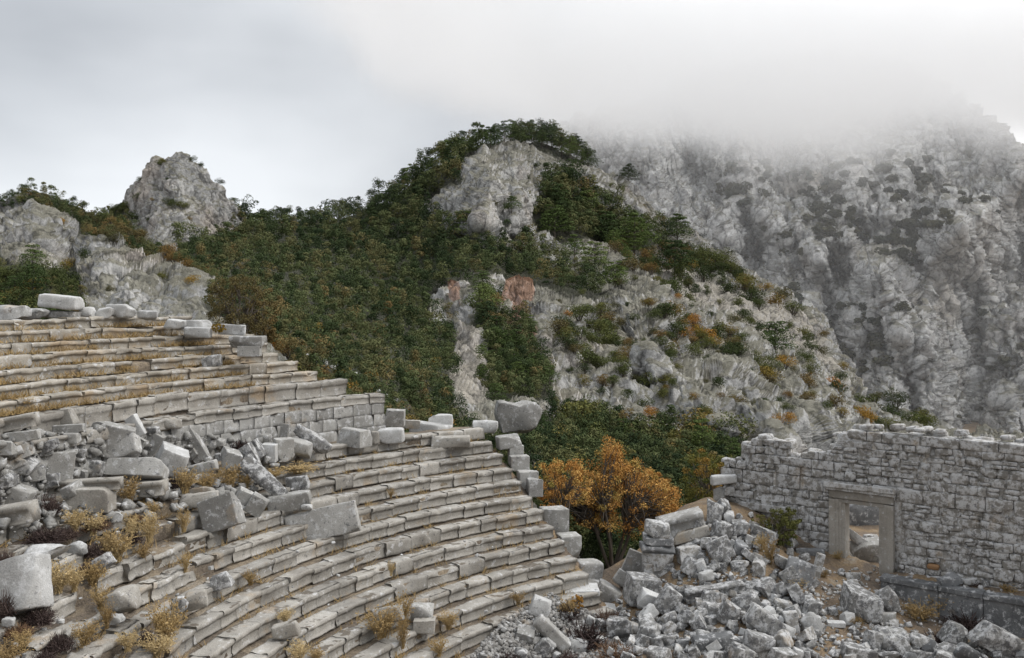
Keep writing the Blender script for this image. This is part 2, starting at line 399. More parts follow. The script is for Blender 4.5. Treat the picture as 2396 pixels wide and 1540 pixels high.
def spurs(u, v, lines):
    out = np.zeros(np.shape(u))
    for pts, wd, A in lines:
        best = np.full(np.shape(u), 1e9)
        for (x1, y1), (x2, y2) in zip(pts[:-1], pts[1:]):
            L2 = (x2 - x1) ** 2 + (y2 - y1) ** 2; t = np.clip(((u - x1) * (x2 - x1) + (v - y1) * (y2 - y1)) / L2, 0, 1)
            best = np.minimum(best, np.hypot(u - x1 - t * (x2 - x1), v - y1 - t * (y2 - y1)))
        out += A * np.clip(1 - best / wd, 0, 1) ** 1.3
    return out
def hill(name, us, ridge, base, yfun, nv, amp, freq, mat, back=14, attrs=None, slope=(0.045, 0.02), zs=0.55, minor=0.35, seed=0, fac=1.0):
    """a hillside as a real surface: foot to ridge, then down its far side, roughened along its normals"""
    us = np.asarray(us, float)
    rv = np.interp(us, *zip(*ridge)); bv = np.interp(us, *zip(*base))
    t = np.linspace(0, 1, nv)[:, None]
    U = np.repeat(us[None], nv, 0); Vv = bv[None] + (rv - bv)[None] * t
    Y = yfun(U, Vv)
    X = (U - UC) / F * Y; Z = (VH - Vv) / F * Y
    bx, by, bz = [X], [Y], [Z]
    for b in range(1, back + 1):
        y = Y[-1] * (1 + slope[0] * b); z = Z[-1] - Y[-1] * slope[1] * b ** 1.35
        bx.append(((us - UC) / F * y)[None]); by.append(y[None]); bz.append(z[None])
    P = np.stack([np.concatenate(bx), np.concatenate(by), np.concatenate(bz)], -1)
    du = np.gradient(P, axis=1); dv = np.gradient(P, axis=0)
    N = np.cross(du, dv); N /= np.linalg.norm(N, axis=-1, keepdims=True) + 1e-9
    for _ in range(3):
        N[1:-1] = (N[:-2] + N[1:-1] + N[2:]) / 3; N[:, 1:-1] = (N[:, :-2] + N[:, 1:-1] + N[:, 2:]) / 3
    N /= np.linalg.norm(N, axis=-1, keepdims=True) + 1e-9
    q = P * np.array([1, 1, zs]) * freq + seed * 7.7
    w = np.stack([fbm(q * 0.9 + 5, 2), fbm(q * 0.9 + 50, 2), fbm(q * 0.9 + 90, 2)], -1)
    sk = P.copy(); sk[..., 0] += 0.35 * P[..., 2]          # beds dip to the right
    d = ridged(q + w * 0.6, 7, g=.56) * 0.75 + 0.5 * fbm(P * freq * 0.45, 2) + fac * (0.40 * bulge(sk * np.array([1, 1, zs]) * freq * 1.0 + w * .5, seed) + 0.25 * bulge(sk * np.array([1, 1, zs]) * freq * 2.6 + w * .8, seed + 5) + 0.27 * facets(sk * np.array([1, 1, .8]) * freq * 1.7 + w * .4, seed, .9) + 0.12 * bulge(sk * np.array([1, 1, .9]) * freq * 6.5 + w, seed + 9)) + minor * ridged(P * freq * 4.5 + 11, 4) * 0.4
    if attrs and 'litter' in attrs:
        lit = attrs['litter'](U, Vv); lit = np.concatenate([lit, np.repeat(lit[-1:], back, 0)])
        d = d * (1 - 0.55 * lit)
    P = P + N * (amp * np.clip(P[..., 1:2] / 120.0, 0.16, 1.0) ** (1.0 if name == 'hill_terrain' else 0.0)) * (d - 0.15)[..., None]
    n0, n1 = P.shape[:2]
    idx = np.arange(n0 * n1).reshape(n0, n1)
    Q = np.stack([idx[:-1, :-1], idx[:-1, 1:], idx[1:, 1:], idx[1:, :-1]], -1).reshape(-1, 4)
    at = {}
    for k in ('litter', 'redsoil', 'scree'):
        fn = (attrs or {}).get(k)
        a = fn(U, Vv) if fn else np.zeros(U.shape)
        at[k] = np.concatenate([a, np.repeat(a[-1:], back, 0)]).ravel()
    o = obj(name, mesh(name, P.reshape(-1, 3), Q, mat, smooth=True, attrs=at), kind='structure')
    LAY[name] = dict(us=us, rv=rv, bv=bv, P=P, nv=nv)
    return o
def on(name, u, v):
    L = LAY[name]; j = int(np.clip(np.searchsorted(L['us'], u), 0, len(L['us']) - 1))
    t = (v - L['bv'][j]) / (L['rv'][j] - L['bv'][j]); i = int(np.clip(round(t * (L['nv'] - 1)), 0, L['nv'] - 1))
    return L['P'][i, j].copy()

# middle hill
RM = [(380,560),(430,545),(540,520),(600,515),(700,520),(800,515),(900,485),(960,445),(1010,400),(1060,372),(1100,350),(1150,338),(1210,333),(1280,338),(1350,372),(1400,398),(1460,430),(1500,470),(1560,515),(1620,555),(1700,605),(1760,648),(1830,695),(1900,745),(1950,805),(1990,870),(2012,930),(2060,962),(2120,985),(2180,1008),(2300,1025),(2460,1030),(3000,1040)]
BM = [(380,840),(500,840),(650,950),(900,1090),(1100,1180),(1250,1280),(1400,1400),(1500,1400),(1600,1330),(1750,1260),(3000,1260)]
ym = tps([(a, b, math.log(c)) for a, b, c in [
 (450,560,260),(600,530,290),(800,530,300),(900,490,290),(1010,400,280),(1200,335,290),(1350,370,300),(1500,470,300),(1700,610,290),(1900,750,260),(2000,900,220),(2180,1005,200),(2400,1040,200),
 (500,620,180),(600,650,150),(800,650,180),(1000,650,190),(1200,650,190),(1400,650,210),(1600,700,215),(1800,850,180),(1950,960,160),
 (1150,450,225),(1110,560,205),(1250,560,225),(1330,420,262),
 (560,700,90),(700,750,85),(850,800,90),(1000,800,120),(1200,800,130),(1400,800,140),(1600,850,140),(1800,950,125),
 (1100,700,150),(1290,720,155),(1540,760,150),
 (650,860,46),(800,880,52),(900,940,48),(1000,930,75),(1100,950,85),(1250,950,95),(1500,1000,100),(1700,1030,100),(1900,1040,108),
 (1500,880,118),(1700,900,122),(1880,1000,105),
 (900,1000,44),(900,1090,41),(1100,1170,41),(1250,1270,41),(650,950,42),(1100,1080,46),(1300,1080,70),(1500,1080,80),(1700,1100,86),(1450,1380,46),(1250,1180,46),(1650,1250,56),(2000,1220,70),(2400,1240,70),(380,620,170),(380,800,60)]])
MSPUR = [([(1130,370),(1150,430),(1120,520)],50,14), ([(1200,380),(1215,470),(1190,540)],35,9), ([(1320,385),(1400,440),(1480,500)],35,9), ([(1010,700),(1100,680),(1150,760)],55,7), ([(1230,705),(1300,715),(1350,720)],40,6),
 ([(1480,740),(1530,740),(1560,780),(1520,840)],60,9), ([(1550,880),(1620,900),(1680,1020)],70,8), ([(1700,880),(1770,930),(1820,1050)],60,8), ([(1440,930),(1500,980),(1480,1040)],60,6), ([(1430,640),(1560,720),(1700,800),(1900,900)],60,8)]
hill('hill_terrain', np.arange(380, 2760, 2.1), RM, BM, lambda u, v: np.exp(ym(u, v)) - spurs(u, v, MSPUR), 440, 4.0, 1 / 15.0, M_CLIFF,
     attrs=dict(litter=lambda u, v: np.clip(soft(u, v, FOREST, 12) + 0.0, 0, 1), redsoil=lambda u, v: soft(u, v, REDS, 8), scree=lambda u, v: soft(u, v, SCREE, 14)), zs=0.6)

# pinnacle behind the wood
RP = [(236,530),(260,492),(300,472),(318,430),(345,402),(365,376),(400,367),(440,371),(468,390),(490,420),(503,444),(522,466),(548,482),(575,520),(600,560)]
BP = [(236,680),(600,680)]
hill('rock_pinnacle', np.arange(236, 600, 1.6), RP, BP, lambda u, v: 215 + 46 * ((u - 410) / 170) ** 2 + 0.13 * (600 - v) + 0 * u, 190, 2.4, 1 / 11.0, M_CLIFF,
     attrs=dict(litter=lambda u, v: soft(u, v, [[(230,470),(300,478),(312,560),(360,680),(230,680)], [(430,590),(520,560),(600,500),(600,680),(430,680)]], 8)), back=10, slope=(0.012, 0.03))

# near left hill
RL = [(-120,520),(-40,500),(0,492),(30,468),(70,458),(120,466),(190,492),(220,512),(260,535),(340,572),(420,612),(500,672),(540,735),(600,800)]
BL = [(-120,840),(600,880)]
yl = tps([(a, b, math.log(c)) for a, b, c in [(-100,520,128),(70,458,130),(190,492,132),(340,572,120),(420,612,112),(500,672,98),(590,800,80),
 (0,560,112),(100,560,108),(160,620,106),(220,560,118),(260,640,90),(350,680,84),(450,720,80),(300,760,76),(0,680,84),(100,680,82),(180,700,80),(-100,700,84),(0,800,72),(250,850,66),(550,880,62)]])
LROCK = [[(0,480),(60,470),(120,520),(180,560),(180,610),(120,640),(40,620),(0,600)], [(180,600),(250,570),(330,610),(400,640),(480,680),(495,760),(200,790),(190,680)]]
hill('left_hill_terrain', np.arange(-120, 600, 1.8), RL, BL, lambda u, v: np.exp(yl(u, v)), 230, 2.5, 1 / 9.0, M_CLIFF,
     attrs=dict(litter=lambda u, v: 1 - np.clip(soft(u, v, LROCK, 8) * 1.3, 0, 1)), back=10, zs=0.45)

# far mountain whose head is in the cloud
RF = [(1180,330),(1300,300),(1500,240),(1700,170),(1900,130),(2100,150),(2200,200),(2280,258),(2340,310),(2400,370),(2470,440),(2700,540)]
BF = [(1180,1060),(2700,1120)]
SPUR = [([(2350,180),(2375,300),(2380,420),(2300,500),(2240,540),(2188,600),(2160,700),(2150,850),(2170,1060)],170,120),
 ([(2240,540),(2290,610),(2320,700),(2340,850),(2380,1060)],110,70), ([(1990,420),(1985,560),(2040,640),(2010,760),(1990,900),(2010,1060)],130,90),
 ([(1730,330),(1760,480),(1840,560),(1850,700),(1880,840)],120,85), ([(1500,330),(1560,500),(1640,560),(1700,640)],100,70), ([(1920,250),(1880,420),(1930,560),(1900,700),(1860,800)],70,50),
 ([(2150,200),(2120,400),(2080,500)],100,70), ([(2460,600),(2400,760),(2420,1000)],100,70), ([(2060,640),(2100,780),(2090,1000)],70,50), ([(1620,330),(1650,450),(1700,560)],50,30), ([(2230,300),(2200,400),(2230,470)],60,36)]
def yfar(u, v):
    return 560 + (1080 - v) * 0.36 - spurs(u, v, SPUR) + 26 - 52 * ridged(np.stack([u / 120.0 - v / 420.0, v / 520.0, 0 * u], -1), 5, 2.1, .58)
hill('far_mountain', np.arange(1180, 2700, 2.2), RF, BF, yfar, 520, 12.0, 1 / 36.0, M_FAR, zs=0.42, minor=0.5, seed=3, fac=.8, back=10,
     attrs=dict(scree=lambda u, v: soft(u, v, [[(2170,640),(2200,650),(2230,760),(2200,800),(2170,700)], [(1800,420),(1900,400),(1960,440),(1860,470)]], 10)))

# low land all round, reaching the horizon
b = 3000.0
g = np.linspace(-b, b, 41); gx, gy = np.meshgrid(g, g)
gz = -70 + 5 * fbm(np.stack([gx, gy, 0 * gx], -1) / 600.0, 3)
idx = np.arange(41 * 41).reshape(41, 41)
obj('ground', mesh('ground', np.stack([gx, gy, gz], -1).reshape(-1, 3), np.stack([idx[:-1, :-1], idx[:-1, 1:], idx[1:, 1:], idx[1:, :-1]], -1).reshape(-1, 4), M_SOIL), kind='structure')

# ------------------------------------------------------------------ theatre geometry
CX, CY = 12.0, 18.0
R0, DR, Z0, DZ = 24.2, 0.70, -5.30, 0.42
NLOW = 15
A_END = math.radians(122.8)
UPR = [25.4 + 0.63 * k for k in range(9)]
UPZ = [-3.70, -3.12] + [-3.12 + 0.353 * k for k in range(1, 8)]
zR = tps([(*unproj(u, v, -z * F / (v - VH))[:2], z) for u, v, z in [
 (1250,1500,-10.7),(1100,1540,-10.6),(1450,1440,-10.8),(1440,1350,-10.5),(1560,1345,-9.7),(1650,1215,-8.1),(1710,1185,-7.9),(1790,1240,-8.6),(1850,1300,-9.5),(2030,1320,-9.7),
 (1950,1400,-10.0),(1700,1350,-9.5),(1700,1480,-10.4),(2000,1480,-10.6),(2200,1450,-10.9),(2396,1490,-11),(2396,1545,-11),(1500,1545,-10.9),(1800,1545,-10.8),(1620,1290,-9.0)]], s=10, reg=0.02)
def smooth(t): t = np.clip(t, 0, 1); return t * t * (3 - 2 * t)
PW0 = np.array([12.98, 33.15]); PE = np.array([0.80, -0.60]); PN = np.array([-0.6, -0.8])
WP0 = np.array([12.7, 34.5])
def HR(x, y):
    z = np.clip(zR(x, y), -11.1, -7.6)
    # terrace between the stage wall and the low front wall
    s = (x - PW0[0]) * PE[0] + (y - PW0[1]) * PE[1]; n = (x - PW0[0]) * PN[0] + (y - PW0[1]) * PN[1]
    terr = smooth((s + 0.2) / 0.3) * smooth((-0.2 - n) / 0.12)
    z = z * (1 - terr) + (-9.78) * terr
    wn_ = (x - WP0[0]) * PN[0] + (y - WP0[1]) * PN[1]
    back = smooth((-0.45 - wn_) / 0.5) * smooth((x - 8.2) / 1.0); z = z * (1 - back) + -10.3 * back
    rav = smooth((y - 36.2 - np.maximum(0, x - 5.0) * 0.9) / 2.0)
    return z * (1 - rav) + (-14.0) * rav
def cav(r):
    return np.where(r < 14.6, -10.9, np.where(r < R0 + .3, Z0 - (R0 - r) * DZ / DR, np.where(r < 25.4, -5.36, np.where(r < 30.6, -3.75 + (r - 25.4) * 0.575, -0.95 - 1.0 * (r - 30.6)))))
def H(x, y):
    x = np.asarray(x, float); y = np.asarray(y, float)
    r = np.hypot(x - CX, y - CY); a = np.arctan2(y - CY, x - CX) % (2 * np.pi)
    incav = (a > A_END - 0.5 / np.maximum(r, 1)) & (a < math.radians(300))
    aend = np.interp(r, [25.3, 26.1, 27.5, 28.5, 30.4, 33], np.radians([131.3, 134.2, 137.5, 139.5, 145, 147]))
    upper = (r > R0 + .3) & (a < math.radians(131)) & (a > math.radians(100))
    zc = cav(r); zc = np.where(upper, np.minimum(zc, -5.5 - 0.25 * np.maximum(0, r - 25.4)), zc)
    zc = np.where((r > 25.3) & (a < aend), np.minimum(zc, -8.5), zc)
    right = HR(x, y)
    return np.where(incav & (r > 14.4), zc, right)
def hit(u, v, lift=0.0):
    ys = np.arange(9, 75, 0.05)
    x = (u - UC) / F * ys; z = (VH - v) / F * ys
    k = np.nonzero(z <= H(x, ys) + lift)[0]
    y = ys[k[0]] if len(k) else 60.0
    return unproj(u, v, y)

# ground of the theatre and stage
xs = np.arange(-42, 42, 0.2); ysg = np.arange(5, 47, 0.2)
gx, gy = np.meshgrid(xs, ysg)
gz = H(gx, gy)
rr = np.hypot(gx - CX, gy - CY); aa = np.arctan2(gy - CY, gx - CX) % (2 * np.pi)
inc = (aa > A_END - 0.5 / rr) & (rr > 14.4) & (aa < math.radians(300))
gz = gz - np.where(inc & (rr < 30.7), 0.75, 0)
gz = np.where((rr > 24.2) & (rr < 26.8) & inc, np.minimum(gz, -6.2), gz)
gz = gz + 0.10 * fbm(np.stack([gx, gy, 0 * gx], -1) * 0.8, 4) + 0.03 * fbm(np.stack([gx, gy, 0 * gx], -1) * 4, 3)
gz = np.where((rr > 33), np.maximum(gz - (rr - 33) * 0.35, -17), gz)
idx = np.arange(gx.size).reshape(gx.shape)
obj('theatre_ground', mesh('theatre_ground', np.stack([gx, gy, gz], -1).reshape(-1, 3), np.stack([idx[:-1, :-1], idx[:-1, 1:], idx[1:, 1:], idx[1:, :-1]], -1).reshape(-1, 4), M_SOIL), kind='structure')

# ------------------------------------------------------------------ stones
_grid = {}
def boxgrid(c):
    c = tuple(c)
    if c in _grid: return _grid[c]
    n = len(c); pts = {}; V = []; Q = []
    def vid(i, j, k):
        if (i, j, k) not in pts: pts[(i, j, k)] = len(V); V.append((c[i], c[j], c[k]))
        return pts[(i, j, k)]
    m = n - 1
    for a in range(m):
        for b_ in range(m):
            Q.append([vid(a, b_, 0), vid(a, b_ + 1, 0), vid(a + 1, b_ + 1, 0), vid(a + 1, b_, 0)])
            Q.append([vid(a, b_, m), vid(a + 1, b_, m), vid(a + 1, b_ + 1, m), vid(a, b_ + 1, m)])
            Q.append([vid(a, 0, b_), vid(a + 1, 0, b_), vid(a + 1, 0, b_ + 1), vid(a, 0, b_ + 1)])
            Q.append([vid(a, m, b_), vid(a, m, b_ + 1), vid(a + 1, m, b_ + 1), vid(a + 1, m, b_)])
            Q.append([vid(0, a, b_), vid(0, a, b_ + 1), vid(0, a + 1, b_ + 1), vid(0, a + 1, b_)])
            Q.append([vid(m, a, b_), vid(m, a + 1, b_), vid(m, a + 1, b_ + 1), vid(m, a, b_ + 1)])
    _grid[c] = (np.array(V), np.array(Q)); return _grid[c]
FINE = (-.5, -.47, -.42, -.3, -.15, 0, .15, .3, .42, .47, .5)
MEDI = (-.5, -.45, -.3, 0, .3, .45, .5)
LOW = (-.5, -.38, 0, .38, .5)
def rock(dims, rnd=0.05, cuts=0, rough=0.02, grid=FINE, seed=0, taper=0.0):
    V, Q = boxgrid(grid); d = np.array(dims, float)
    r_ = np.random.default_rng(seed)
    p = V * d
    if taper: p[:, :2] *= (1 - taper * (V[:, 2:3] + .5))
    rad = min(rnd * d.min() * 2, d.min() * 0.5)
    inner = d / 2 - rad
    q = np.clip(p, -inner, inner); e = p - q; L = np.linalg.norm(e, axis=1, keepdims=True)
    p = np.where(L > 1e-9, q + e / np.maximum(L, 1e-9) * np.minimum(L, rad), p)
    for _ in range(cuts):
        n = r_.normal(size=3) / d; n /= np.linalg.norm(n)
        sup = (np.abs(n) * d / 2).sum(); dd = sup * (r_.uniform(0.55, 0.86) if cuts < 16 else r_.uniform(0.44, 0.72))
        t = p @ n - dd; p = np.where((t > 0)[:, None], p - np.maximum(t, 0)[:, None] * n, p)
    s = d.mean(); off = r_.uniform(0, 90, 3)
    nn = np.stack([fbm(p / s * 2.2 + off + 20 * k, 3) for k in range(3)], -1)
    n2 = np.stack([perlin(p / s * 7 + off + 20 * k) for k in range(3)], -1)
    p = p + s * rough * (nn * 1.6 + n2 * 0.5)
    return p, Q
def rotm(roll=0, yaw=0, pitch=0):
    """roll: clockwise as seen from the camera side; yaw about vertical; pitch leans the top away"""
    return np.array((Matrix.Rotation(math.radians(roll), 3, 'Y') @ Matrix.Rotation(math.radians(-pitch), 3, 'X') @ Matrix.Rotation(math.radians(yaw), 3, 'Z')))
ROCKS = []
SEED = [100]
def seatprofile(k=1.0):
    pr = [(0.02, 0.0), (0.0, -0.03), (0.0, -0.11), (0.05, -0.14), (0.085, -0.18), (0.085, -0.35), (0.05, -0.38), (0.04, -0.42), (0.25, -0.42), (0.5, -0.42), (0.5, -0.2), (0.5, -0.0), (0.35, -0.006), (0.18, 0.0)]
    return np.array(pr) * k
def place(u, v, w, h, roll=0, yaw=0, pitch=0, d=None, shape='block', mat=None, label='', name='fallen_block', cat='stone block', group=None, y=None, sink=0.06, lift=0.0):
    """u,v: centre on the photo; w,h: its face size there; it rests on whatever ground lies under its foot"""
    SEED[0] += 1; sd = SEED[0]; r_ = random.Random(sd)
    ro = math.radians(roll); ext = (abs(w * math.sin(ro)) + abs(h * math.cos(ro))) / 2
    if y is None:
        p = hit(u, v + ext * 0.85, lift); yy = p[1]
    else: yy = y
    wm, hm = w * yy / F, h * yy / F
    dm = d * yy / F if d else min(wm, hm) * r_.uniform(0.8, 1.15)
    if shape == 'bench':
        pr = seatprofile(hm / 0.42); n = 9; xs_ = np.linspace(-wm / 2, wm / 2, n)
        V = np.array([(x_, a_ - 0.25 * hm / .42, z_ + hm / 2) for x_ in xs_ for a_, z_ in pr]); m = len(pr)
        V = V + 0.015 * np.stack([fbm(V * 2.5 + sd + 9 * k, 3) for k in range(3)], -1) * 2
        ii = np.arange(n * m).reshape(n, m)
        Q = np.stack([ii[:-1], np.roll(ii, -1, 1)[:-1], np.roll(ii, -1, 1)[1:], ii[1:]], -1).reshape(-1, 4)
        Fs = [Q, ii[0][None, ::-1], ii[-1][None]]
    elif shape == 'tooth':
        V, Fs = rock((wm, dm, hm), .06, 5, .05, FINE, sd)
        V[:, 0] *= 1 + .5 * V[:, 2] / hm
        V[:, 2] -= .11 * hm * np.exp(-((V[:, 0] + .06 * wm) / (.13 * wm)) ** 2) * (V[:, 2] > 0)
    else:
        prm = dict(block=(0.02, 2, 0.012), worn=(0.08, 4, 0.03), boulder=(0.07, 14, 0.045), crag=(0.03, 18, 0.07), wedge=(0.03, 6, 0.02), slab=(0.05, 4, 0.018), rough=(0.08, 11, 0.04), taper=(0.07, 0, 0.02))[shape]
        V, Fs = rock((wm, dm, hm), prm[0], prm[1], prm[2], FINE if max(w, h) > 26 else MEDI, sd, 0.28 if shape == 'taper' else 0)
    V = V @ rotm(roll, yaw, pitch).T
    c = unproj(u, v, yy + dm * 0.25)
    zb = V[:, 2].min()
    base = (c[0], c[1], c[2] + zb)
    V = V - np.array([0, 0, zb])
    o = thing(name, mesh(name, V, Fs, mat or M_CUT), base, label, cat, group)
    ROCKS.append(o); return o

# ------------------------------------------------------------------ the theatre: rows of seat blocks
theatre = obj('stone_theatre', None, (CX, CY, -10.9), None, label='ruined ancient stone theatre with two tiers of curved limestone seat rows', category='amphitheatre')
def circ(r, a): return CX + r * math.cos(a), CY + r * math.sin(a)
def ang_at_u(r, u):
    best = None
    for a in np.linspace(math.radians(118), math.radians(185), 800):
        x, y = circ(r, a)
        if y > 4 and UC + F * x / y <= u: return a
    return math.radians(185)
def left_end(r, z):
    for a in np.linspace(math.radians(125), math.radians(230), 500):
        x, y = circ(r, a)
        if y < 6: return a
        u, v = proj(x, y, z)
        if u < -110 or v > 1640: return a
    return math.radians(230)
def arcstrip(r, a0, a1, prof, jit=0.02, step=0.35, seed=0):
    n = max(3, int(abs(a1 - a0) * r / step)); A = np.linspace(a0, a1, n)
    prof = np.array(prof, float)
    V = np.stack([CX + (r + prof[None, :, 0]) * np.cos(A)[:, None], CY + (r + prof[None, :, 0]) * np.sin(A)[:, None], np.repeat(prof[None, :, 1], n, 0)], -1)
    V = V + jit * np.stack([fbm(V * 1.7 + 9 * k + seed, 4) for k in range(3)], -1) * 2
    ii = np.arange(n * len(prof)).reshape(n, len(prof))
    return V.reshape(-1, 3), np.stack([ii[:-1, :-1], ii[1:, :-1], ii[1:, 1:], ii[:-1, 1:]], -1).reshape(-1, 4)
PROF = [(0.03, 0.0), (0.008, -0.018), (0.0, -0.05), (0.005, -0.10), (0.03, -0.135), (0.07, -0.155), (0.09, -0.20), (0.09, -0.30), (0.085, -0.36), (0.06, -0.385), (0.055, -0.43), (0.25, -0.43), (0.5, -0.43), (0.5, -0.22), (0.5, -0.02), (0.44, 0.0), (0.32, -0.012), (0.2, -0.008), (0.1, 0.0)]
def seatblock(r, z, a0, a1, hgt, rnd, wear, jr=0, jz=0, tilt=0, yaw=0, kind='seat', depth=0.5, seed=0):
    pr = np.array(PROF); pr = pr * np.array([depth / 0.5, 1])
    k = hgt / 0.42
    if kind == 'plain':
        pr = np.array([(0.03, 0.0), (0.005, -0.02), (0.0, -0.10), (0.0, -0.21), (0.0, -0.32), (0.005, -0.41), (0.03, -0.43), (0.25, -0.43), (0.5, -0.43), (0.5, -0.2), (0.5, 0), (0.25, 0)])
        pr = pr * np.array([depth / 0.5, 1])
    elif kind == 'worn':       # lip broken away
        pr = pr.copy(); pr[:5, 0] = (0.13, 0.08, 0.06, 0.05, 0.05)
    pr[:, 1] *= k
    n = max(4, int((a1 - a0) * r / 0.11)) + 1
    A = np.linspace(a0, a1, n); m = len(pr)
    A[0] += 0.0; am = (a0 + a1) / 2
    rad = r + jr + pr[None, :, 0] + (A[:, None] - am) * r * yaw
    zz = z + jz + pr[None, :, 1] + (A[:, None] - am) * r * tilt + 0 * rad
    V = np.stack([CX + rad * np.cos(A)[:, None], CY + rad * np.sin(A)[:, None], zz], -1)
    # round the ends of the lip
    off = np.array([seed * 1.7, seed * 0.9, 0])
    nz = np.stack([fbm(V * 2.3 + off + 9 * q, 3) for q in range(3)], -1) + 0.5 * np.stack([fbm(V * 8 + off + 9 * q, 2) for q in range(3)], -1)
    V = V + wear * nz * 2.0
    # chips knocked out of the front edge
    chip = np.clip(fbm(np.stack([A * r * 1.6, A * 0 + seed * 3.1, A * 0], -1), 3) - 0.12, 0, 1)[:, None] * 3.0
    front = np.exp(-((pr[:, 0] / 0.12) ** 2)) * np.exp(-((pr[:, 1] / (0.16 * k)) ** 2))
    dirr = np.stack([np.cos(A), np.sin(A)], -1)
    V[..., :2] += (chip * front[None] * 0.16)[..., None] * dirr[:, None]
    V[..., 2] -= chip * front[None] * 0.10
    ii = np.arange(n * m).reshape(n, m)
    Q = np.stack([ii[:-1], np.roll(ii, -1, 1)[:-1], np.roll(ii, -1, 1)[1:], ii[1:]], -1).reshape(-1, 4)
    V = V.reshape(-1, 3)
    base = np.array([*circ(r + 0.25, am), z - hgt])
    return V - base, [Q, ii[0][None], ii[-1][None, ::-1]], tuple(base)

def seat_row(r, z, a0, a1, hgt, mat, idx, bed=True, dmg_u=-999, below=0.47, top_worn=False, label=None, dmg2=0.0):
    R = random.Random(idx * 7 + 1)
    V, Q = arcstrip(r, a0 + 0.004, a1, [(0.13, z - below), (0.13, z - 0.30), (0.14, z - 0.08), (0.3, z - 0.075), (0.5, z - 0.05), (0.62, z - 0.045), (0.86, z - 0.05)], 0.018, 0.2, idx)
    base = np.array([*circ(r, (a0 + a1) / 2), z - below])
    row = obj('seat_row', mesh('seat_row', V - base, Q, M_TREAD), tuple(base), theatre, label=label)
    a = a0; n = 0
    while a < a1:
        L = R.choice([0.75, 0.95, 1.1, 1.25, 1.4, 0.9]) * R.uniform(.9, 1.1)
        b = min(a + L / r, a1); am = (a + b) / 2
        x, y = circ(r, am); u, v = proj(x, y, z)
        dmg = smooth((dmg_u - u) / 200.0) if dmg_u > -900 else 0.0
        dmg = max(float(dmg), dmg2)
        if n > 1 and R.random() < 0.008 + 0.075 * dmg: a = b; n += 1; continue
        kind = 'worn' if R.random() < 0.16 + 0.3 * dmg else ('plain' if R.random() < 0.10 else 'seat')
        jr = R.gauss(0, 0.018 + 0.05 * dmg); jz = R.gauss(0, 0.018 + 0.03 * dmg) - 0.03 * dmg
        V, Fs, bs = seatblock(r, z, a + 0.001 / r, b - 0.003 / r - R.random() ** 4 * 0.03 / r, hgt, 0.03, 0.021 + 0.014 * dmg, jr, jz, R.gauss(0, 0.012 + 0.025 * dmg), R.gauss(0, 0.012 + 0.04 * dmg), kind, 0.46 + 0.08 * R.random(), seed=idx * 50 + n)
        obj('seat_block', mesh('seat_block', V, Fs, mat), bs, row)
        a = b; n += 1
    return row

for i in range(NLOW):
    r = R0 - i * DR; z = Z0 - i * DZ
    le = left_end(r, z)
    seat_row(r, z, A_END, le, 0.42, M_SEAT, i, dmg_u=560 if i > 1 else 700)
U_END = [905, 816, 745, 700, 655, 628, 600, 560, 452]
for k in range(9):
    r, z = UPR[k], UPZ[k]
    seat_row(r, z, ang_at_u(r, U_END[k]), left_end(r, z), (UPZ[k] - UPZ[k - 1]) + 0.01 if k else 0.36, M_SEATU if k > 1 else M_SEAT, 40 + k, below=0.62 if k else 0.4, dmg2=0.12 if k > 2 else 0.04, dmg_u=60 if k < 2 else -999)
# retaining wall under the upper tier
wall = obj('tier_wall', mesh('tier_wall', *(lambda VQ: (VQ[0] - np.array([*circ(25.5, 2.5), -5.4]), VQ[1]))(arcstrip(25.62, ang_at_u(25.5, 903), left_end(25.5, -4.5), [(0.0, -5.5), (0, -4.0), (0.3, -3.95)], 0.01))), tuple([*circ(25.5, 2.5), -5.4]), theatre)
wall.data.materials.append(M_TREAD)
R = random.Random(77)
zc = -5.42
for c, hh in enumerate([0.46, 0.46, 0.44]):
    a = ang_at_u(25.5, 903 if c < 2 else 900); ae = left_end(25.5, zc)
    while a < ae:
        L = R.uniform(0.55, 0.95)
        V, Fs, bs = seatblock(25.47 + R.gauss(0, .008), zc + hh, a + 0.0003, a + L / 25.5 - 0.0003, hh - 0.008, 0.03, 0.006, 0, 0, R.gauss(0, .003), R.gauss(0, .006), 'plain', 0.4, seed=900 + c * 60 + int(a * 99))
        obj('wall_block', mesh('wall_block', V, Fs, M_CUT), bs, wall)
        a += L / 25.5
    zc += hh
# paving of the walkway between the tiers
V, Q = arcstrip(24.7, A_END, left_end(25, -5.3), [(0.0, -5.36), (0.3, -5.34), (0.85, -5.35)], 0.03)
bs = np.array([*circ(24.7, 2.4), -5.4])
obj('walkway', mesh('walkway', V - bs, Q, M_TREAD), tuple(bs), theatre)

# ------------------------------------------------------------------ stage building wall
WE = np.array([0.80, -0.60]); WN = np.array([-0.60, -0.80])
def w3(s, n, z): return np.array([WP0[0] + WE[0] * s + WN[0] * n, WP0[1] + WE[1] * s + WN[1] * n, z])
def wuv(u, v, n=0.0):
    k = (u - UC) / F
    px, py = WP0 + WN * n
    s = (py * k - px) / (WE[0] - WE[1] * k)
    y = py + WE[1] * s
    return s, (VH - v) / F * y
TOPU = [(1690,1082),(1738,1080),(1742,1036),(1800,1026),(1842,1030),(1848,1072),(1870,1078),(1925,1052),(1960,1010),(1990,1001),(2100,1004),(2250,1018),(2396,1032),(2440,1036)]
TOPS = [wuv(*p) for p in TOPU] + [(13.0, -4.62)]
ts, tz = zip(*TOPS)
def topz(s): return np.interp(s, ts, tz)
S0 = ts[0]; S1 = 12.5
D0, DB = wuv(1963, 1325); D1, _ = wuv(2072, 1325); DT = wuv(2010, 1170)[1]
N0, NT = wuv(1748, 1192); N1, _ = wuv(1835, 1192)
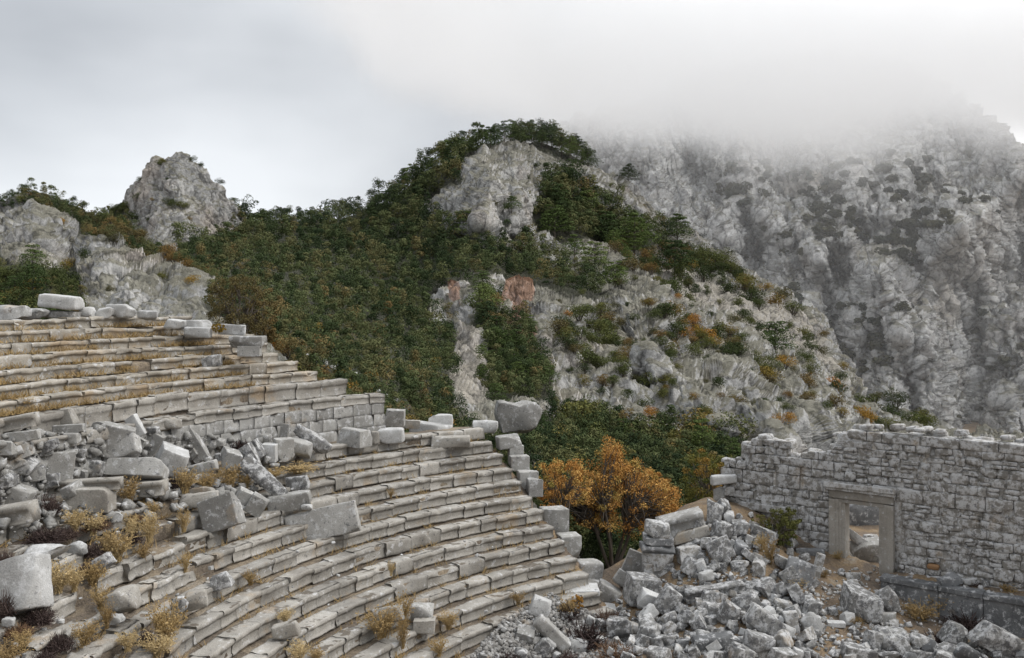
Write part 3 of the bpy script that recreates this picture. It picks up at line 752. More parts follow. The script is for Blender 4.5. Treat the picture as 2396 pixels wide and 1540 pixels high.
stagewall = obj('stage_building_wall', None, tuple(w3(0, 0, -10.2)), None, label='tall ruined wall of coursed rubble stone with a framed doorway', category='ruined wall')
allV, allQ = [], []; cnt = 0
rV, rQ = [], []; rcnt = 0
def addstone(s, z, w, h, depth=0.5, n=0.0, rnd=0.14, rough=0.035, seed=0, roll=0, red=False, cuts=1):
    global cnt, rcnt
    V, Q = rock((w, depth, h), rnd, cuts, rough, LOW if w < .55 else MEDI, seed)
    if roll: V = V @ rotm(roll).T
    X = np.outer(V[:, 0], [WE[0], WE[1], 0]) - np.outer(V[:, 1], [WN[0], WN[1], 0]) + np.outer(V[:, 2], [0, 0, 1])
    X = X + w3(s, n - depth / 2, z)
    if red: rV.append(X); rQ.append(Q + rcnt); rcnt += len(X)
    else: allV.append(X); allQ.append(Q + cnt); cnt += len(X)
R = random.Random(9)
zlint = wuv(2100, 1158)[1]
z = -11.0; c = 0
while z < -4.2:
    big = abs(z + 0.26 - (zlint)) < 0.14 and c > 3
    hh = 0.52 if big else R.choice([0.26, 0.30, 0.36, 0.42, 0.30])
    if z > -6.75 and z < -6.3: hh = 0.34
    s = S0 - 0.1 + R.random() * 0.3; k = 0
    while s < S1:
        tall = topz(s + 0.2)
        cap = tall - (z + hh) < hh * 0.9
        left = s < D0 - 0.2
        bigl = left and (c % 4 == 1)
        w = R.uniform(0.8, 1.3) if big or bigl else (R.uniform(0.9, 1.5) if cap and s > 0.3 else R.uniform(0.26, 0.72) * (0.8 if left else 1))
        mid = s + w / 2
        ok = z + hh * 0.6 < tall and z + hh > HR(*w3(mid, 0.1, 0)[:2]) - 0.6
        zt = min(z + hh, tall)
        for a_, b_, t_ in ((D0 - 0.22, D1 + 0.22, DT + 0.28), (N0, N1, NT + 0.02)):
            if zt < t_ + 0.1 and s + w > a_ and s < b_:
                if s < a_ - 0.15: w = a_ - s; mid = s + w / 2
                elif mid < b_ or s < b_: ok = False; 
        if ok:
            cv = 0.0
            if (not (big or bigl or cap)) and hh > 0.28 and R.random() < 0.35:
                h1 = hh * R.uniform(.4, .6)
                addstone(mid, z + h1 / 2, w * .97, h1 * .96, .4, R.gauss(0, .03), .11, .05, R.randrange(9999), R.gauss(0, 3), R.random() < .003, 4)
                addstone(mid + R.gauss(0, .05), z + h1 + (hh - h1) / 2, w * .9, (hh - h1) * .95, .4, R.gauss(0, .03), .12, .05, R.randrange(9999), R.gauss(0, 4), False, 4)
            else:
                if big or bigl or cap: addstone(mid, z + hh / 2, w - .015, hh - .01, .5, R.gauss(0.02, .012), .05, .022, R.randrange(9999), 0)
                else: addstone(mid, z + hh / 2 + R.gauss(0, .012), w * R.uniform(.95, 1.05), hh * R.uniform(.94, 1.08), .4, R.gauss(0, .025), .10, .045, R.randrange(9999), R.gauss(0, 3.5), R.random() < .004, 3)
        s += w
        k += 1
    z += hh; c += 1
# irregular stones on the broken crest
for q in range(34):
    s = R.uniform(S0, S1); 
    w = R.uniform(.25, .6); addstone(s, topz(s) - 0.02 + w * 0.12, w, w * .5, .45, R.gauss(-.1, .12), .25, .06, R.randrange(9999), R.gauss(0, 6))
base = w3(0, 0, -10.2)
obj('masonry', mesh('masonry', np.concatenate(allV) - base, np.concatenate(allQ), M_WALL), tuple(base), stagewall)
if rV: obj('ochre_stones', mesh('ochre_stones', np.concatenate(rV) - base, np.concatenate(rQ), M_RED), tuple(base), stagewall, label='rust-coloured stones set in the masonry')
# rubble core behind the facing
def cbox(s0, s1, z0, z1, n0, n1):
    s_ = [s0, s1]; V = np.array([w3(a, b_, c_) for a in (s0, s1) for b_ in (n0, n1) for c_ in (z0, z1)])
    return V, np.array([[0, 1, 3, 2], [4, 6, 7, 5], [0, 4, 5, 1], [2, 3, 7, 6], [0, 2, 6, 4], [1, 5, 7, 3]])
cV, cQ = [], []; n_ = 0
edges = sorted(set(list(np.linspace(S0 + .05, D0 - .1, 22)) + [D0 - .1, D1 + .1] + list(np.linspace(D1 + .1, S1, 24))))
for a, b_ in zip(edges[:-1], edges[1:]):
    m_ = (a + b_) / 2; t = topz(m_) - 0.30; z0 = -11.2
    if D0 - .1 < m_ < D1 + .1: z0 = DT + 0.2
    V, Q = cbox(a, b_, z0, t, -0.10, -0.85); cV.append(V); cQ.append(Q + n_); n_ += 8
obj('wall_core', mesh('wall_core', np.concatenate(cV) - base, np.concatenate(cQ), M_WALL), tuple(base), stagewall)
# rear face
bV, bQ = [], []; n_ = 0
for q in range(420):
    s = R.uniform(S0 + .2, S1); z_ = R.uniform(-10.4, topz(s) - .15)
    if D0 - .4 < s < D1 + .4 and z_ < DT + .5: continue
    V, Q = rock((R.uniform(.4, .8), .4, R.uniform(.3, .5)), .2, 2, .05, LOW, q)
    X = np.outer(V[:, 0], [WE[0], WE[1], 0]) - np.outer(V[:, 1], [WN[0], WN[1], 0]) + np.outer(V[:, 2], [0, 0, 1]) + w3(s, -0.78, z_)
    bV.append(X); bQ.append(Q + n_); n_ += len(X)
obj('rear_masonry', mesh('rear_masonry', np.concatenate(bV) - base, np.concatenate(bQ), M_WALL), tuple(base), stagewall)
# door frame: stepped jambs and cornice
M_FRAME = stone('frame_limestone', (0.20, 0.185, 0.16), (0.27, 0.25, 0.22), (0.33, 0.31, 0.28), 0.25, 0.25, 0.25, 1.2)
def boxes(lst, mat, name, parent, label=None, rough=0.008, **kw):
    Vs, Qs, n = [], [], 0
    for (s0, s1, z0, z1, n0, n1) in lst:
        V, Q = rock((s1 - s0, abs(n1 - n0), z1 - z0), 0.05, 0, rough, FINE, int(abs(s0 * 100)) + n)
        X = np.outer(V[:, 0], [WE[0], WE[1], 0]) - np.outer(V[:, 1], [WN[0], WN[1], 0]) + np.outer(V[:, 2], [0, 0, 1]) + w3((s0 + s1) / 2, (n0 + n1) / 2, (z0 + z1) / 2)
        Vs.append(X); Qs.append(Q + n); n += len(X)
    V = np.concatenate(Vs); c = V.mean(0); c[2] = V[:, 2].min()
    return obj(name, mesh(name, V - c, np.concatenate(Qs), mat), tuple(c), parent, label=label, **kw)
jl0, jl1 = wuv(1941, 1250)[0], wuv(1978, 1250)[0]; jr0, jr1 = wuv(2057, 1250)[0], wuv(2092, 1250)[0]
zb = wuv(2000, 1340)[1]
def jamb(a, b_, flip, z1):
    w = b_ - a; st = [(0, .42, .13), (.36, .62, .10), (.58, .80, .07), (.77, 1.0, .04)]
    L = []
    for x0, x1, n1 in st:
        if flip: x0, x1 = 1 - x1, 1 - x0
        L.append((a + x0 * w, a + x1 * w, zb, z1, -0.5, n1))
    return L
zj = wuv(2000, 1172)[1]
boxes(jamb(jl0, jl1, False, zj), M_FRAME, 'door_jamb', stagewall)
boxes(jamb(jr0, jr1, True, zj), M_FRAME, 'door_jamb', stagewall)
zl0, zl1, zl2, zl3 = [wuv(2000, q)[1] for q in (1181, 1168, 1152, 1132)]
boxes([(jl0 + .1, jr1 - .1, zj - .12, zj + .02, -.5, .075), (jl0, jr1, zj + .03, zl2 + .02, -.5, .12)], M_FRAME, 'lintel', stagewall)
boxes([(jl0 - .08, jr1 + .05, zl2 + .02, zl2 + .14, -.5, .20), (jl0 - .14, jr1 + .10, zl2 + .13, zl3, -.5, .28)], M_WALL, 'door_cornice', stagewall, rough=0.02)
boxes([(N0 - .35, N1 + .15, NT, NT + .30, -.5, .10)], M_WALL, 'lintel', stagewall, label='dark lintel over the half-buried opening left of the doorway', rough=0.015)
boxes([(N0 - .02, N0 + .26, NT - 1.0, NT + .0, -.5, .03)], M_FRAME, 'door_jamb', stagewall)

# low front wall right of the doorway
lw_c = np.array([PW0[0], PW0[1], -10.9])
lowwall = obj('low_wall', None, tuple(lw_c), None, label='low dark dressed-stone wall running right from below the doorway', category='low wall')
s = 0.0; q = 0
while s < 11.5:
    L = [1.9, 1.4, 2.1, 1.6, 2.2][q % 5]
    Vs, Qs, n = [], [], 0
    for (n0, n1, z0, z1) in ((-0.45, 0.0, -11.1, -9.93), (-0.5, 0.07, -9.93, -9.76)):
        V, Q = rock((L - .015, n1 - n0, z1 - z0), 0.035, 0, 0.006, FINE, q)
        X = np.outer(V[:, 0], [PE[0], PE[1], 0]) - np.outer(V[:, 1], [PN[0], PN[1], 0]) + np.outer(V[:, 2], [0, 0, 1])
        X[:, :2] += PW0 + PE * (s + L / 2) + PN * (n0 + n1) / 2; X[:, 2] += (z0 + z1) / 2
        Vs.append(X); Qs.append(Q + n); n += len(X)
    V = np.concatenate(Vs); cc = V.mean(0); cc[2] = V[:, 2].min()
    obj('wall_slab', mesh('wall_slab', V - cc, np.concatenate(Qs), M_DARK), tuple(cc), lowwall)
    s += L; q += 1

# ------------------------------------------------------------------ stones of the upper walkway, the rubble and the stage
ZN = {1: (0, 624, .3241), 2: (561.6, 811.2, .3241), 3: (0, 1060.8, .3112), 4: (624, 1123.2, .3125), 5: (1248, 1060.8, .3112), 6: (1772, 1060.8, .3112)}
MT = dict(c=M_CUT, w=M_WHITE, l=M_LICH, d=M_DARK, s=M_SEAT, m=M_WALL)
def P_(z, cx, cy, w, h, roll, shape, mat, label, yaw=0, pitch=0, d=None, **k):
    a, b_, s = ZN[z]
    return place(a + cx * s, b_ + cy * s, w * s, h * s, roll, yaw, pitch, d * s if d else None, shape, MT[mat], label, **k)
GT = 'loose stones on the top row of the theatre'
B = dict(name='boulder', cat='boulder')
# crest of the upper tier
P_(1, 450, 345, 260, 55, 4, 'slab', 'c', 'thin flat slab under the big pale slab on the crest', y=32.6, d=200)
P_(1, 445, 255, 272, 96, 5, 'worn', 'w', 'big pale slab standing highest on the crest of the theatre', y=32.4, d=170)
for cx, cy, w, h, lab, yy in [
    (75, 338, 240, 120, 'broad rounded white boulder at the far left of the crest', 31), (235, 335, 190, 90, 'grey-white boulder left of the big slab on the crest', 31.8),
    (80, 420, 150, 80, 'white boulder below the broad white one at the crest, far left', 30.6), (640, 335, 120, 85, 'small white boulder just right of the big crest slab', 33), (755, 335, 120, 80, 'low white boulder between two larger ones on the crest', 33.2),
    (880, 325, 190, 105, 'tall rounded white boulder in the middle of the crest', 33.6), (1080, 352, 145, 75, 'pale boulder right of the tallest rounded one on the crest', 34), (1270, 412, 150, 70, 'pale boulder near the right end of the crest', 34.3),
    (1420, 425, 190, 80, 'flat pale boulder touching the brown bush on the crest', 34.6)]:
    P_(1, cx, cy, w, h, 0, 'boulder', 'w', lab, y=yy, d=w * .7, group=GT, **B)
P_(1, 1430, 475, 190, 75, 2, 'worn', 'w', 'worn seat block below the brown bush', y=34.2)
P_(1, 1680, 455, 190, 75, 3, 'slab', 'w', 'pale slab right of the brown bush, upper of two', y=34.6)
P_(1, 1790, 545, 240, 90, 1, 'slab', 'c', 'long pale slab right of the brown bush, lower of two', y=34.0, d=150)
P_(1, 1800, 610, 160, 75, 0, 'block', 'c', 'square block under the long pale slab at the tier end', y=33.8)
P_(1, 1530, 680, 130, 85, -8, 'worn', 'l', 'dark-sided block out of line in the upper rows', y=33.4)
P_(1, 480, 655, 1, 1, 0, 'boulder', 'w', 'tiny pebble on an upper row', y=31.5, **B) if False else None
# fallen blocks on the walkway and over the lower rows
P_(1, 430, 1095, 240, 120, -8, 'taper', 's', 'large wedge-cut block hanging over the left end of the tier wall', y=26.5)
P_(1, 500, 1170, 220, 60, -3, 'block', 'c', 'long low block under the wedge-cut block')
P_(1, 100, 1130, 330, 100, -10, 'bench', 's', 'seat blocks slid out of line above the rubble, far left', yaw=0, d=120)
P_(1, 160, 1225, 240, 72, -6, 'block', 'c', 'long grey block lying under the slid seat blocks')
P_(1, 40, 1310, 130, 95, 0, 'block', 'c', 'square block at the far left edge above the rubble')
P_(1, 155, 1335, 140, 140, -20, 'rough', 'c', 'upright broken block left of the long leaning stone')
P_(1, 320, 1315, 225, 75, -28, 'rough', 'l', 'long grey stone leaning up to the right')
P_(1, 500, 1240, 150, 80, -4, 'worn', 'c', 'worn block left of the dark-faced slab')
P_(1, 800, 1235, 300, 200, 18, 'wedge', 'c', 'dark-faced slab tilted up behind the biggest rubble stones', yaw=20, d=120)
P_(1, 930, 1270, 210, 230, 28, 'block', 'c', 'pale tilted slab just right of the dark-faced slab', d=70)
P_(1, 980, 1155, 90, 165, -32, 'wedge', 'w', 'bright white splinter standing on the rubble')
P_(1, 1085, 1180, 110, 80, 0, 'boulder', 'l', 'small dark boulder right of the white splinter', **B)
P_(1, 1225, 1135, 150, 90, 4, 'boulder', 's', 'brownish boulder against the tier wall', **B)
P_(1, 800, 1350, 430, 150, -20, 'slab', 'c', 'longest grey slab of the rubble, rising to the right', pitch=25, d=110)
P_(1, 1095, 1295, 110, 210, 30, 'block', 'c', 'narrow block leaning right behind the bright-topped block', d=80)
P_(1, 1235, 1400, 200, 180, 28, 'block', 'w', 'bright-topped square block in the middle of the left rubble', yaw=25, d=180)
P_(1, 1400, 1290, 120, 260, -32, 'block', 'c', 'tall narrow slab leaning left over the bright-topped block', d=80)
P_(1, 990, 1460, 430, 140, 3, 'wedge', 'c', 'wide flat-topped slab with pointed ends', pitch=30, d=130)
P_(1, 410, 1440, 230, 230, 2, 'block', 'c', 'big upright block with a dark front face', yaw=35, d=200)
P_(1, 170, 1430, 160, 130, 35, 'block', 'l', 'speckled block tipped on its corner left of the big upright block', yaw=10)
P_(1, 265, 1490, 100, 110, 0, 'boulder', 'l', 'grey boulder between the tipped block and the big upright block', **B)
P_(1, 680, 1455, 130, 130, 10, 'rough', 'l', 'rough grey lump in front of the longest slab', **B)
P_(1, 560, 1340, 100, 90, 20, 'boulder', 'l', 'small grey boulder above the longest slab', **B)
P_(1, 1660, 1390, 125, 130, 24, 'block', 'c', 'small cube tilted on the walkway left of the mottled beam', yaw=30)
P_(1, 1460, 1455, 220, 75, -14, 'worn', 'c', 'low brown-edged block by the dry yellow plants')
P_(1, 1570, 1270, 110, 80, 0, 'rough', 'c', 'small broken block under the tier wall', **B)
P_(1, 1840, 1330, 110, 140, -35, 'block', 'l', 'narrow grey block leaning beside the white square block')
P_(2, 160, 680, 120, 110, 10, 'worn', 'c', 'tilted block behind the white square block')
P_(2, 215, 765, 112, 128, 0, 'block', 'w', 'white square block standing on end on the walkway')
P_(2, 315, 745, 130, 165, 0, 'block', 'c', 'tall grey block right beside the white square block', yaw=25)
P_(2, 310, 625, 90, 140, 4, 'wedge', 'c', 'pointed upright stone leaning on the tier wall')
P_(2, 440, 735, 160, 125, 12, 'wedge', 'c', 'block with a sloping cut top left of the mottled stone')
P_(2, 520, 675, 290, 105, 34, 'rough', 'l', 'black-and-white mottled long stone below the tier wall', d=110)
P_(2, 825, 655, 215, 125, 2, 'block', 'c', 'crisp rectangular block alone on the walkway', yaw=-28, d=150)
P_(2, 970, 655, 70, 90, 0, 'rough', 's', 'small brown stone right of the crisp rectangular block', **B)
P_(2, 1092, 642, 185, 105, -3, 'worn', 'w', 'rounded pale block with dark spots on the walkway')
P_(2, 1450, 545, 170, 110, 0, 'wedge', 'w', 'white triangular stone at the end of the walkway', y=39.3)
P_(2, 1375, 600, 300, 95, 8, 'slab', 'w', 'wide pale slab in front of the white triangular stone', d=140, y=38.6)
P_(2, 1520, 685, 280, 75, -2, 'slab', 's', 'flat slab jutting out over a dark hollow on the top lower row', d=120)
P_(2, 1770, 580, 180, 95, 2, 'rough', 'w', 'pale block above the right end of the top lower row', y=39)
P_(2, 1120, 515, 135, 120, 2, 'block', 'c', 'block standing against the right end of the tier wall', y=37.6)
P_(2, 1210, 560, 180, 60, 3, 'slab', 's', 'low slab right of the tier wall end', y=38.4)
P_(2, 80, 800, 95, 200, -32, 'block', 'l', 'grey block leaning left beside the mottled beam')
P_(2, 175, 945, 400, 108, 39, 'worn', 'l', 'mottled stone beam sloping down across the rows', d=105)
P_(2, 415, 985, 170, 100, -8, 'worn', 'l', 'speckled block at the foot of the mottled beam')
P_(2, 122, 1140, 125, 140, 33, 'block', 'c', 'small tilted cube left of the smooth half-buried block', yaw=10)
P_(2, 30, 1080, 110, 100, 30, 'block', 'c', 'small block behind the small tilted cube', yaw=20)
P_(2, 360, 1120, 300, 130, -7, 'worn', 'c', 'smooth half-buried block above the huge slab', d=130)
P_(2, 600, 1275, 520, 220, -13, 'wedge', 'c', 'huge grey slab tipped over the lower rows', d=120, pitch=12, y=29.3)
P_(2, 300, 1290, 190, 150, -8, 'block', 'c', 'broken left end of the huge tipped slab', d=120, y=29.7)
P_(2, 480, 1160, 80, 45, 0, 'boulder', 'w', 'small white stone lying above the huge slab', y=29.2, **B)
P_(3, 1665, 445, 290, 250, -18, 'block', 'c', 'big square block facing the viewer, left of the huge slab', yaw=-10, d=130, pitch=10)
P_(3, 690, 235, 440, 85, -3, 'bench', 's', 'moulded lip block lying across the upright seat block', d=150, lift=.35)
P_(3, 685, 345, 320, 180, 0, 'block', 's', 'upright seat block with a ribbed pale face at the left', d=160)
P_(3, 1150, 262, 190, 110, -5, 'bench', 's', 'short seat block under the wide flat-topped slab')
P_(3, 1500, 355, 300, 110, -8, 'rough', 's', 'worn seat fragment left of the big square block')
P_(3, 1500, 280, 230, 50, -6, 'rough', 's', 'thin broken slab left of the big square block')
P_(3, 90, 305, 300, 160, 22, 'slab', 'c', 'smooth slab sloping down at the left edge', d=160)
P_(3, 370, 215, 190, 130, -28, 'rough', 'l', 'jagged broken rock beside the dark bramble')
P_(3, 110, 460, 290, 150, -10, 'bench', 's', 'broad seat block at the left edge under the smooth slab')
P_(3, 30, 200, 160, 110, 0, 'rough', 'l', 'weathered grey rock at the left edge above the smooth slab', **B)
P_(3, 170, 985, 330, 400, -14, 'wedge', 'w', 'large white angular rock at the left edge', pitch=20, d=260, name='white_rock', cat='rock')
P_(3, 330, 750, 450, 140, -8, 'crag', 'w', 'long low white rock above the large angular one', d=200, name='white_rock', cat='rock')
P_(3, 580, 715, 130, 100, 0, 'boulder', 'w', 'white boulder half hidden by dark brush', **B)
P_(3, 70, 1270, 90, 65, 0, 'boulder', 'w', 'small white stone at the left edge below the large white rock', **B)
P_(3, 450, 1265, 60, 35, 0, 'boulder', 'w', 'tiny white stone below the dark brush', **B)
P_(3, 870, 480, 110, 80, 0, 'boulder', 'w', 'small white stone among yellow plants, lower left', **B)
P_(3, 770, 830, 180, 120, -30, 'rough', 'l', 'dark rounded stone among the yellow plants')
P_(3, 880, 1245, 110, 70, 0, 'boulder', 'w', 'small white stone on the lower rows near the left', **B)
P_(3, 1460, 1110, 190, 130, -12, 'worn', 's', 'displaced seat block standing above its row', yaw=10)
P_(3, 1350, 1140, 110, 130, 10, 'rough', 'l', 'broken dark-sided stone beside the displaced seat block')
P_(3, 1670, 960, 160, 110, -20, 'worn', 'l', 'dark worn stone lying in a gap of the lower rows')
P_(3, 920, 1110, 230, 190, -18, 'worn', 's', 'displaced seat block with a split end in the lower left')
P_(3, 2150, 1330, 200, 110, -15, 'worn', 's', 'displaced block at the bottom edge among the lower rows')
P_(4, 910, 1010, 220, 120, -12, 'slab', 's', 'flat slab lying across the lower rows by the yellow plants', pitch=20)
P_(4, 1165, 995, 165, 130, 6, 'wedge', 'c', 'chunky boulder perched on the lower rows', **B)
P_(4, 1180, 1080, 160, 110, 4, 'block', 's', 'seat block under the chunky perched boulder')
# beside the seating: the stepped end wall
GE = 'stepped blocks of the end wall beside the seating'
for n_, (z_, cx, cy, w, h, ro, sh, lab, yy, yw) in enumerate([
    (2, 1935, 685, 170, 90, -4, 'wedge', 'slanting block topmost on the stepped end wall', 38.3, 15), (2, 1990, 748, 105, 78, 0, 'block', 'small block under the slanting topmost block of the end wall', 38.3, 10),
    (2, 2012, 838, 138, 108, 0, 'block', 'broad block two below the top of the stepped end wall', 37.8, 12), (2, 2075, 960, 140, 130, 0, 'block', 'end wall block level with the fourth seat row', 37.2, 12),
    (5, 10, 255, 110, 130, 0, 'block', 'end wall block nearly hidden behind the sixth seat row end', 36.6, 10), (5, 155, 500, 190, 180, 0, 'block', 'large smooth cube of the end wall beside the orange tree', 35.4, 18),
    (5, 265, 700, 160, 185, 0, 'block', 'tall smooth cube of the end wall below the large one', 34.6, 14), (5, 415, 880, 190, 150, 3, 'worn', 'rounded spotted cube near the foot of the end wall', 34.0, 16),
    (5, 570, 1065, 230, 130, 32, 'slab', 'smooth slab leaning at the foot of the end wall', 33.4, 0), (5, 440, 975, 110, 50, 2, 'rough', 'thin stone under the rounded spotted cube', 33.6, 0),
    (5, 510, 1165, 220, 60, 4, 'slab', 'pale seat slab jutting out lowest beside the steps', 32.2, 0), (5, 590, 1215, 60, 80, 0, 'block', 'narrow support under the lowest pale seat slab', 32.2, 0),
    (5, 360, 1030, 260, 50, -5, 'slab', 'pale broken seat slab at the end of the lowest visible row', 32.0, 0)]):
    P_(z_, cx, cy, w, h, ro, sh, 'w' if 'pale' in lab else 'c', lab, yaw=yw, y=yy, group=GE, d=max(w, h) * .8)
# orchestra and stage
P_(4, 2050, 950, 150, 130, 25, 'wedge', 'w', 'bright white boulder at the head of the gravel', **B)
P_(4, 2135, 1150, 310, 105, 43, 'worn', 'c', 'long pale beam lying aslant in the gravel', d=100)
P_(4, 1935, 1160, 130, 110, 10, 'slab', 'c', 'square flat paving piece in the gravel', pitch=55)
P_(4, 2095, 1230, 120, 95, 40, 'boulder', 'w', 'white egg-shaped stone below the long pale beam', **B)
P_(4, 2245, 1010, 95, 40, -8, 'slab', 'w', 'small thin white slab by the green weed')
P_(4, 1900, 1300, 100, 80, 20, 'boulder', 'l', 'grey boulder at the bottom edge in the gravel', **B)
P_(4, 2330, 1240, 130, 90, 10, 'boulder', 'w', 'white boulder right of the beam end, bottom edge', **B)
P_(5, 930, 880, 230, 150, 0, 'block', 'l', 'square foot stone of the ruined pier', y=33.4, d=200, name='pier_block')
P_(5, 935, 800, 215, 130, 0, 'block', 'm', 'upright shaft stone of the ruined pier', y=33.3, d=190, name='pier_block')
P_(5, 930, 705, 245, 60, 1, 'worn', 'd', 'dark moulded course in the middle of the ruined pier', y=33.3, d=210, name='pier_block')
P_(5, 935, 645, 215, 65, 1, 'worn', 'd', 'dark course right under the cornice block of the pier', y=33.3, d=190, name='pier_block')
P_(5, 930, 570, 185, 125, 4, 'worn', 'l', 'lichened broken end of the cornice block on the pier', y=33.2, name='cornice_block')
P_(5, 1110, 530, 340, 150, -14, 'bench', 'c', 'big moulded cornice block crowning the ruined pier', y=34.2, d=200, name='cornice_block')
P_(5, 1180, 610, 290, 80, -16, 'slab', 's', 'slab under the big cornice block, rising right', y=34.0)
P_(5, 1180, 700, 250, 60, -16, 'rough', 'l', 'rough broken slab below the cornice block', y=33.8)
P_(5, 1150, 800, 190, 130, 4, 'rough', 'l', 'grey mass of stone right of the pier shaft', y=33.9)
P_(5, 760, 830, 150, 190, 22, 'slab', 'c', 'thin slab leaning against the left of the pier', d=40)
P_(5, 660, 950, 110, 130, 35, 'slab', 'c', 'pale broken slab at the lower left of the pier', d=50)
P_(5, 815, 1025, 230, 210, 9, 'block', 'l', 'big square block thick with black speckles', yaw=12, d=200)
P_(5, 1010, 1110, 150, 200, 38, 'worn', 'l', 'black-spotted block tipped right of the big speckled block', d=120)
P_(5, 1130, 1060, 60, 130, -30, 'rough', 'l', 'slim stone wedged left of the long lipped slab')
P_(5, 1355, 440, 120, 180, 8, 'rough', 'l', 'tall grey boulder where the rubble meets the wall', **B)
P_(5, 1420, 575, 140, 120, 14, 'worn', 'l', 'white-topped block below the tall grey boulder', yaw=20)
P_(5, 1555, 565, 130, 125, 10, 'rough', 'l', 'rounded grey boulder right of the white-topped block', **B)
P_(5, 1735, 610, 190, 90, 22, 'slab', 'l', 'flat pale slab beside the dark juniper')
P_(5, 1400, 720, 180, 160, -22, 'wedge', 'l', 'big angular pale stone in the middle of the scree', pitch=10)
P_(5, 1560, 715, 110, 110, 20, 'rough', 'd', 'dark stone right of the big angular pale one', **B)
P_(5, 1630, 780, 140, 60, 40, 'slab', 'l', 'thin slab sliding down by the rusty grass')
P_(5, 1700, 790, 130, 50, 30, 'slab', 'm', 'thin brown slab above the rusty grass')
P_(5, 1540, 850, 115, 85, 0, 'boulder', 'l', 'rounded grey stone low on the scree', **B)
P_(5, 1450, 812, 60, 75, 10, 'rough', 'l', 'small upright stone left of the rounded grey one', **B)
P_(5, 1185, 850, 120, 120, 30, 'wedge', 'l', 'lichened rock resting on the pier foot', **B)
P_(5, 1350, 862, 170, 55, -16, 'rough', 'l', 'narrow pale stone lying above the lipped slab')
P_(5, 1275, 790, 90, 50, 20, 'rough', 'l', 'small stone above the narrow pale one', **B)
P_(5, 1335, 925, 80, 45, 0, 'block', 'w', 'small white block behind the lipped slab')
P_(5, 1360, 1035, 450, 80, -9, 'bench', 'l', 'long lipped slab lying across the rubble', d=160)
P_(5, 1600, 1120, 200, 130, -18, 'rough', 'l', 'thick grey boulder right of the long lipped slab', **B)
P_(5, 1745, 1270, 290, 150, 33, 'worn', 'l', 'large lichened block sliding down to the right', d=140)
P_(5, 1480, 1200, 150, 190, 25, 'wedge', 'l', 'angular wedge standing among the rubble')
P_(5, 1345, 1180, 90, 90, 6, 'block', 'l', 'small cube with worn corners under the lipped slab')
P_(5, 1265, 1130, 90, 75, 0, 'block', 'm', 'brown cube propping the long lipped slab')
P_(5, 1360, 1425, 310, 110, -8, 'worn', 'd', 'dark-faced block with a pale top at the bottom', d=140)
P_(5, 1015, 1410, 125, 100, -10, 'boulder', 'l', 'rounded boulder left of the dark-faced block', **B)
P_(5, 1118, 1435, 95, 80, 0, 'boulder', 'd', 'small dark boulder touching the dark-faced block', **B)
P_(5, 870, 1205, 100, 95, 20, 'rough', 'l', 'grey stone below the big speckled block', **B)
P_(5, 1040, 1235, 120, 70, -15, 'rough', 'l', 'flat grey stone below the tipped spotted block')
P_(5, 720, 1310, 200, 80, 6, 'rough', 'm', 'long brownish stone on the gravel')
P_(5, 1690, 1440, 220, 170, 15, 'rough', 'l', 'broad rough boulder at the bottom, left of the dry hollow', **B)
P_(5, 1560, 1500, 170, 110, 25, 'worn', 'l', 'block cut by the bottom edge, centre of the rubble')
P_(5, 1660, 1000, 160, 80, -10, 'rough', 'l', 'low grey stone at the right end of the lipped slab')
P_(5, 1850, 1020, 130, 110, -20, 'boulder', 'l', 'spotted boulder left of the weedy patch', **B)
P_(5, 490, 1425, 125, 90, 8, 'worn', 'w', 'bright white cube at the lower left of the rubble')
P_(5, 590, 1300, 100, 60, 4, 'block', 'c', 'smooth grey block above the bright white cube')
P_(5, 345, 1430, 130, 70, 20, 'boulder', 'l', 'grey boulder among the dead brush at the bottom', **B)
P_(5, 80, 1455, 110, 120, 45, 'worn', 'l', 'grey block left of the dead brush, bottom edge')
P_(6, 310, 880, 230, 170, 20, 'wedge', 'd', 'dark blue-grey block with a rough top left of the doorway', d=160)
P_(6, 455, 850, 60, 200, 14, 'slab', 'm', 'broken jamb piece leaning beside the dark block', d=50)
P_(6, 390, 740, 220, 60, 0, 'rough', 'd', 'dark slab on top of the blue-grey block')
P_(6, 240, 930, 120, 150, -28, 'wedge', 'l', 'sharp wedge leaning on the dark block', d=60)
P_(6, 405, 1160, 130, 135, 20, 'wedge', 'l', 'pointed grey stone beside the path')
P_(6, 785, 1135, 260, 270, 8, 'wedge', 'l', 'largest pyramid-shaped rock before the doorway', d=200, name='rock', cat='rock')
P_(6, 978, 1100, 140, 190, -28, 'rough', 'l', 'upright grey rock leaning on the pyramid-shaped rock', name='rock', cat='rock')
P_(6, 962, 1235, 175, 70, -3, 'slab', 'c', 'flat pale slab at the foot of the leaning rock')
P_(6, 590, 1282, 135, 45, 4, 'slab', 'w', 'thin pale slab lying on the path')
P_(6, 720, 922, 115, 50, 0, 'rough', 'm', 'low stone in front of the threshold')
P_(6, 710, 970, 90, 40, 0, 'rough', 'm', 'lower of two stones in front of the threshold')
P_(6, 1010, 1415, 210, 190, 0, 'boulder', 'l', 'large round pale boulder at the bottom', **B)
P_(6, 865, 1410, 120, 150, 10, 'boulder', 'l', 'boulder touching the left of the large round one', **B)
P_(6, 1240, 1430, 210, 115, 22, 'rough', 'l', 'oblong boulder right of the large round one', **B)
P_(6, 1480, 1365, 180, 170, 20, 'rough', 'l', 'blocky boulder left of the big grooved block', **B)
P_(6, 1790, 1400, 370, 190, 27, 'worn', 'l', 'big grooved block in the lower right corner', d=170)
P_(6, 1425, 1495, 210, 130, 0, 'boulder', 'l', 'round boulder at the bottom edge near the right', **B)
P_(6, 1215, 1520, 190, 90, 0, 'boulder', 'l', 'low boulder at the bottom edge right of the round one', **B)
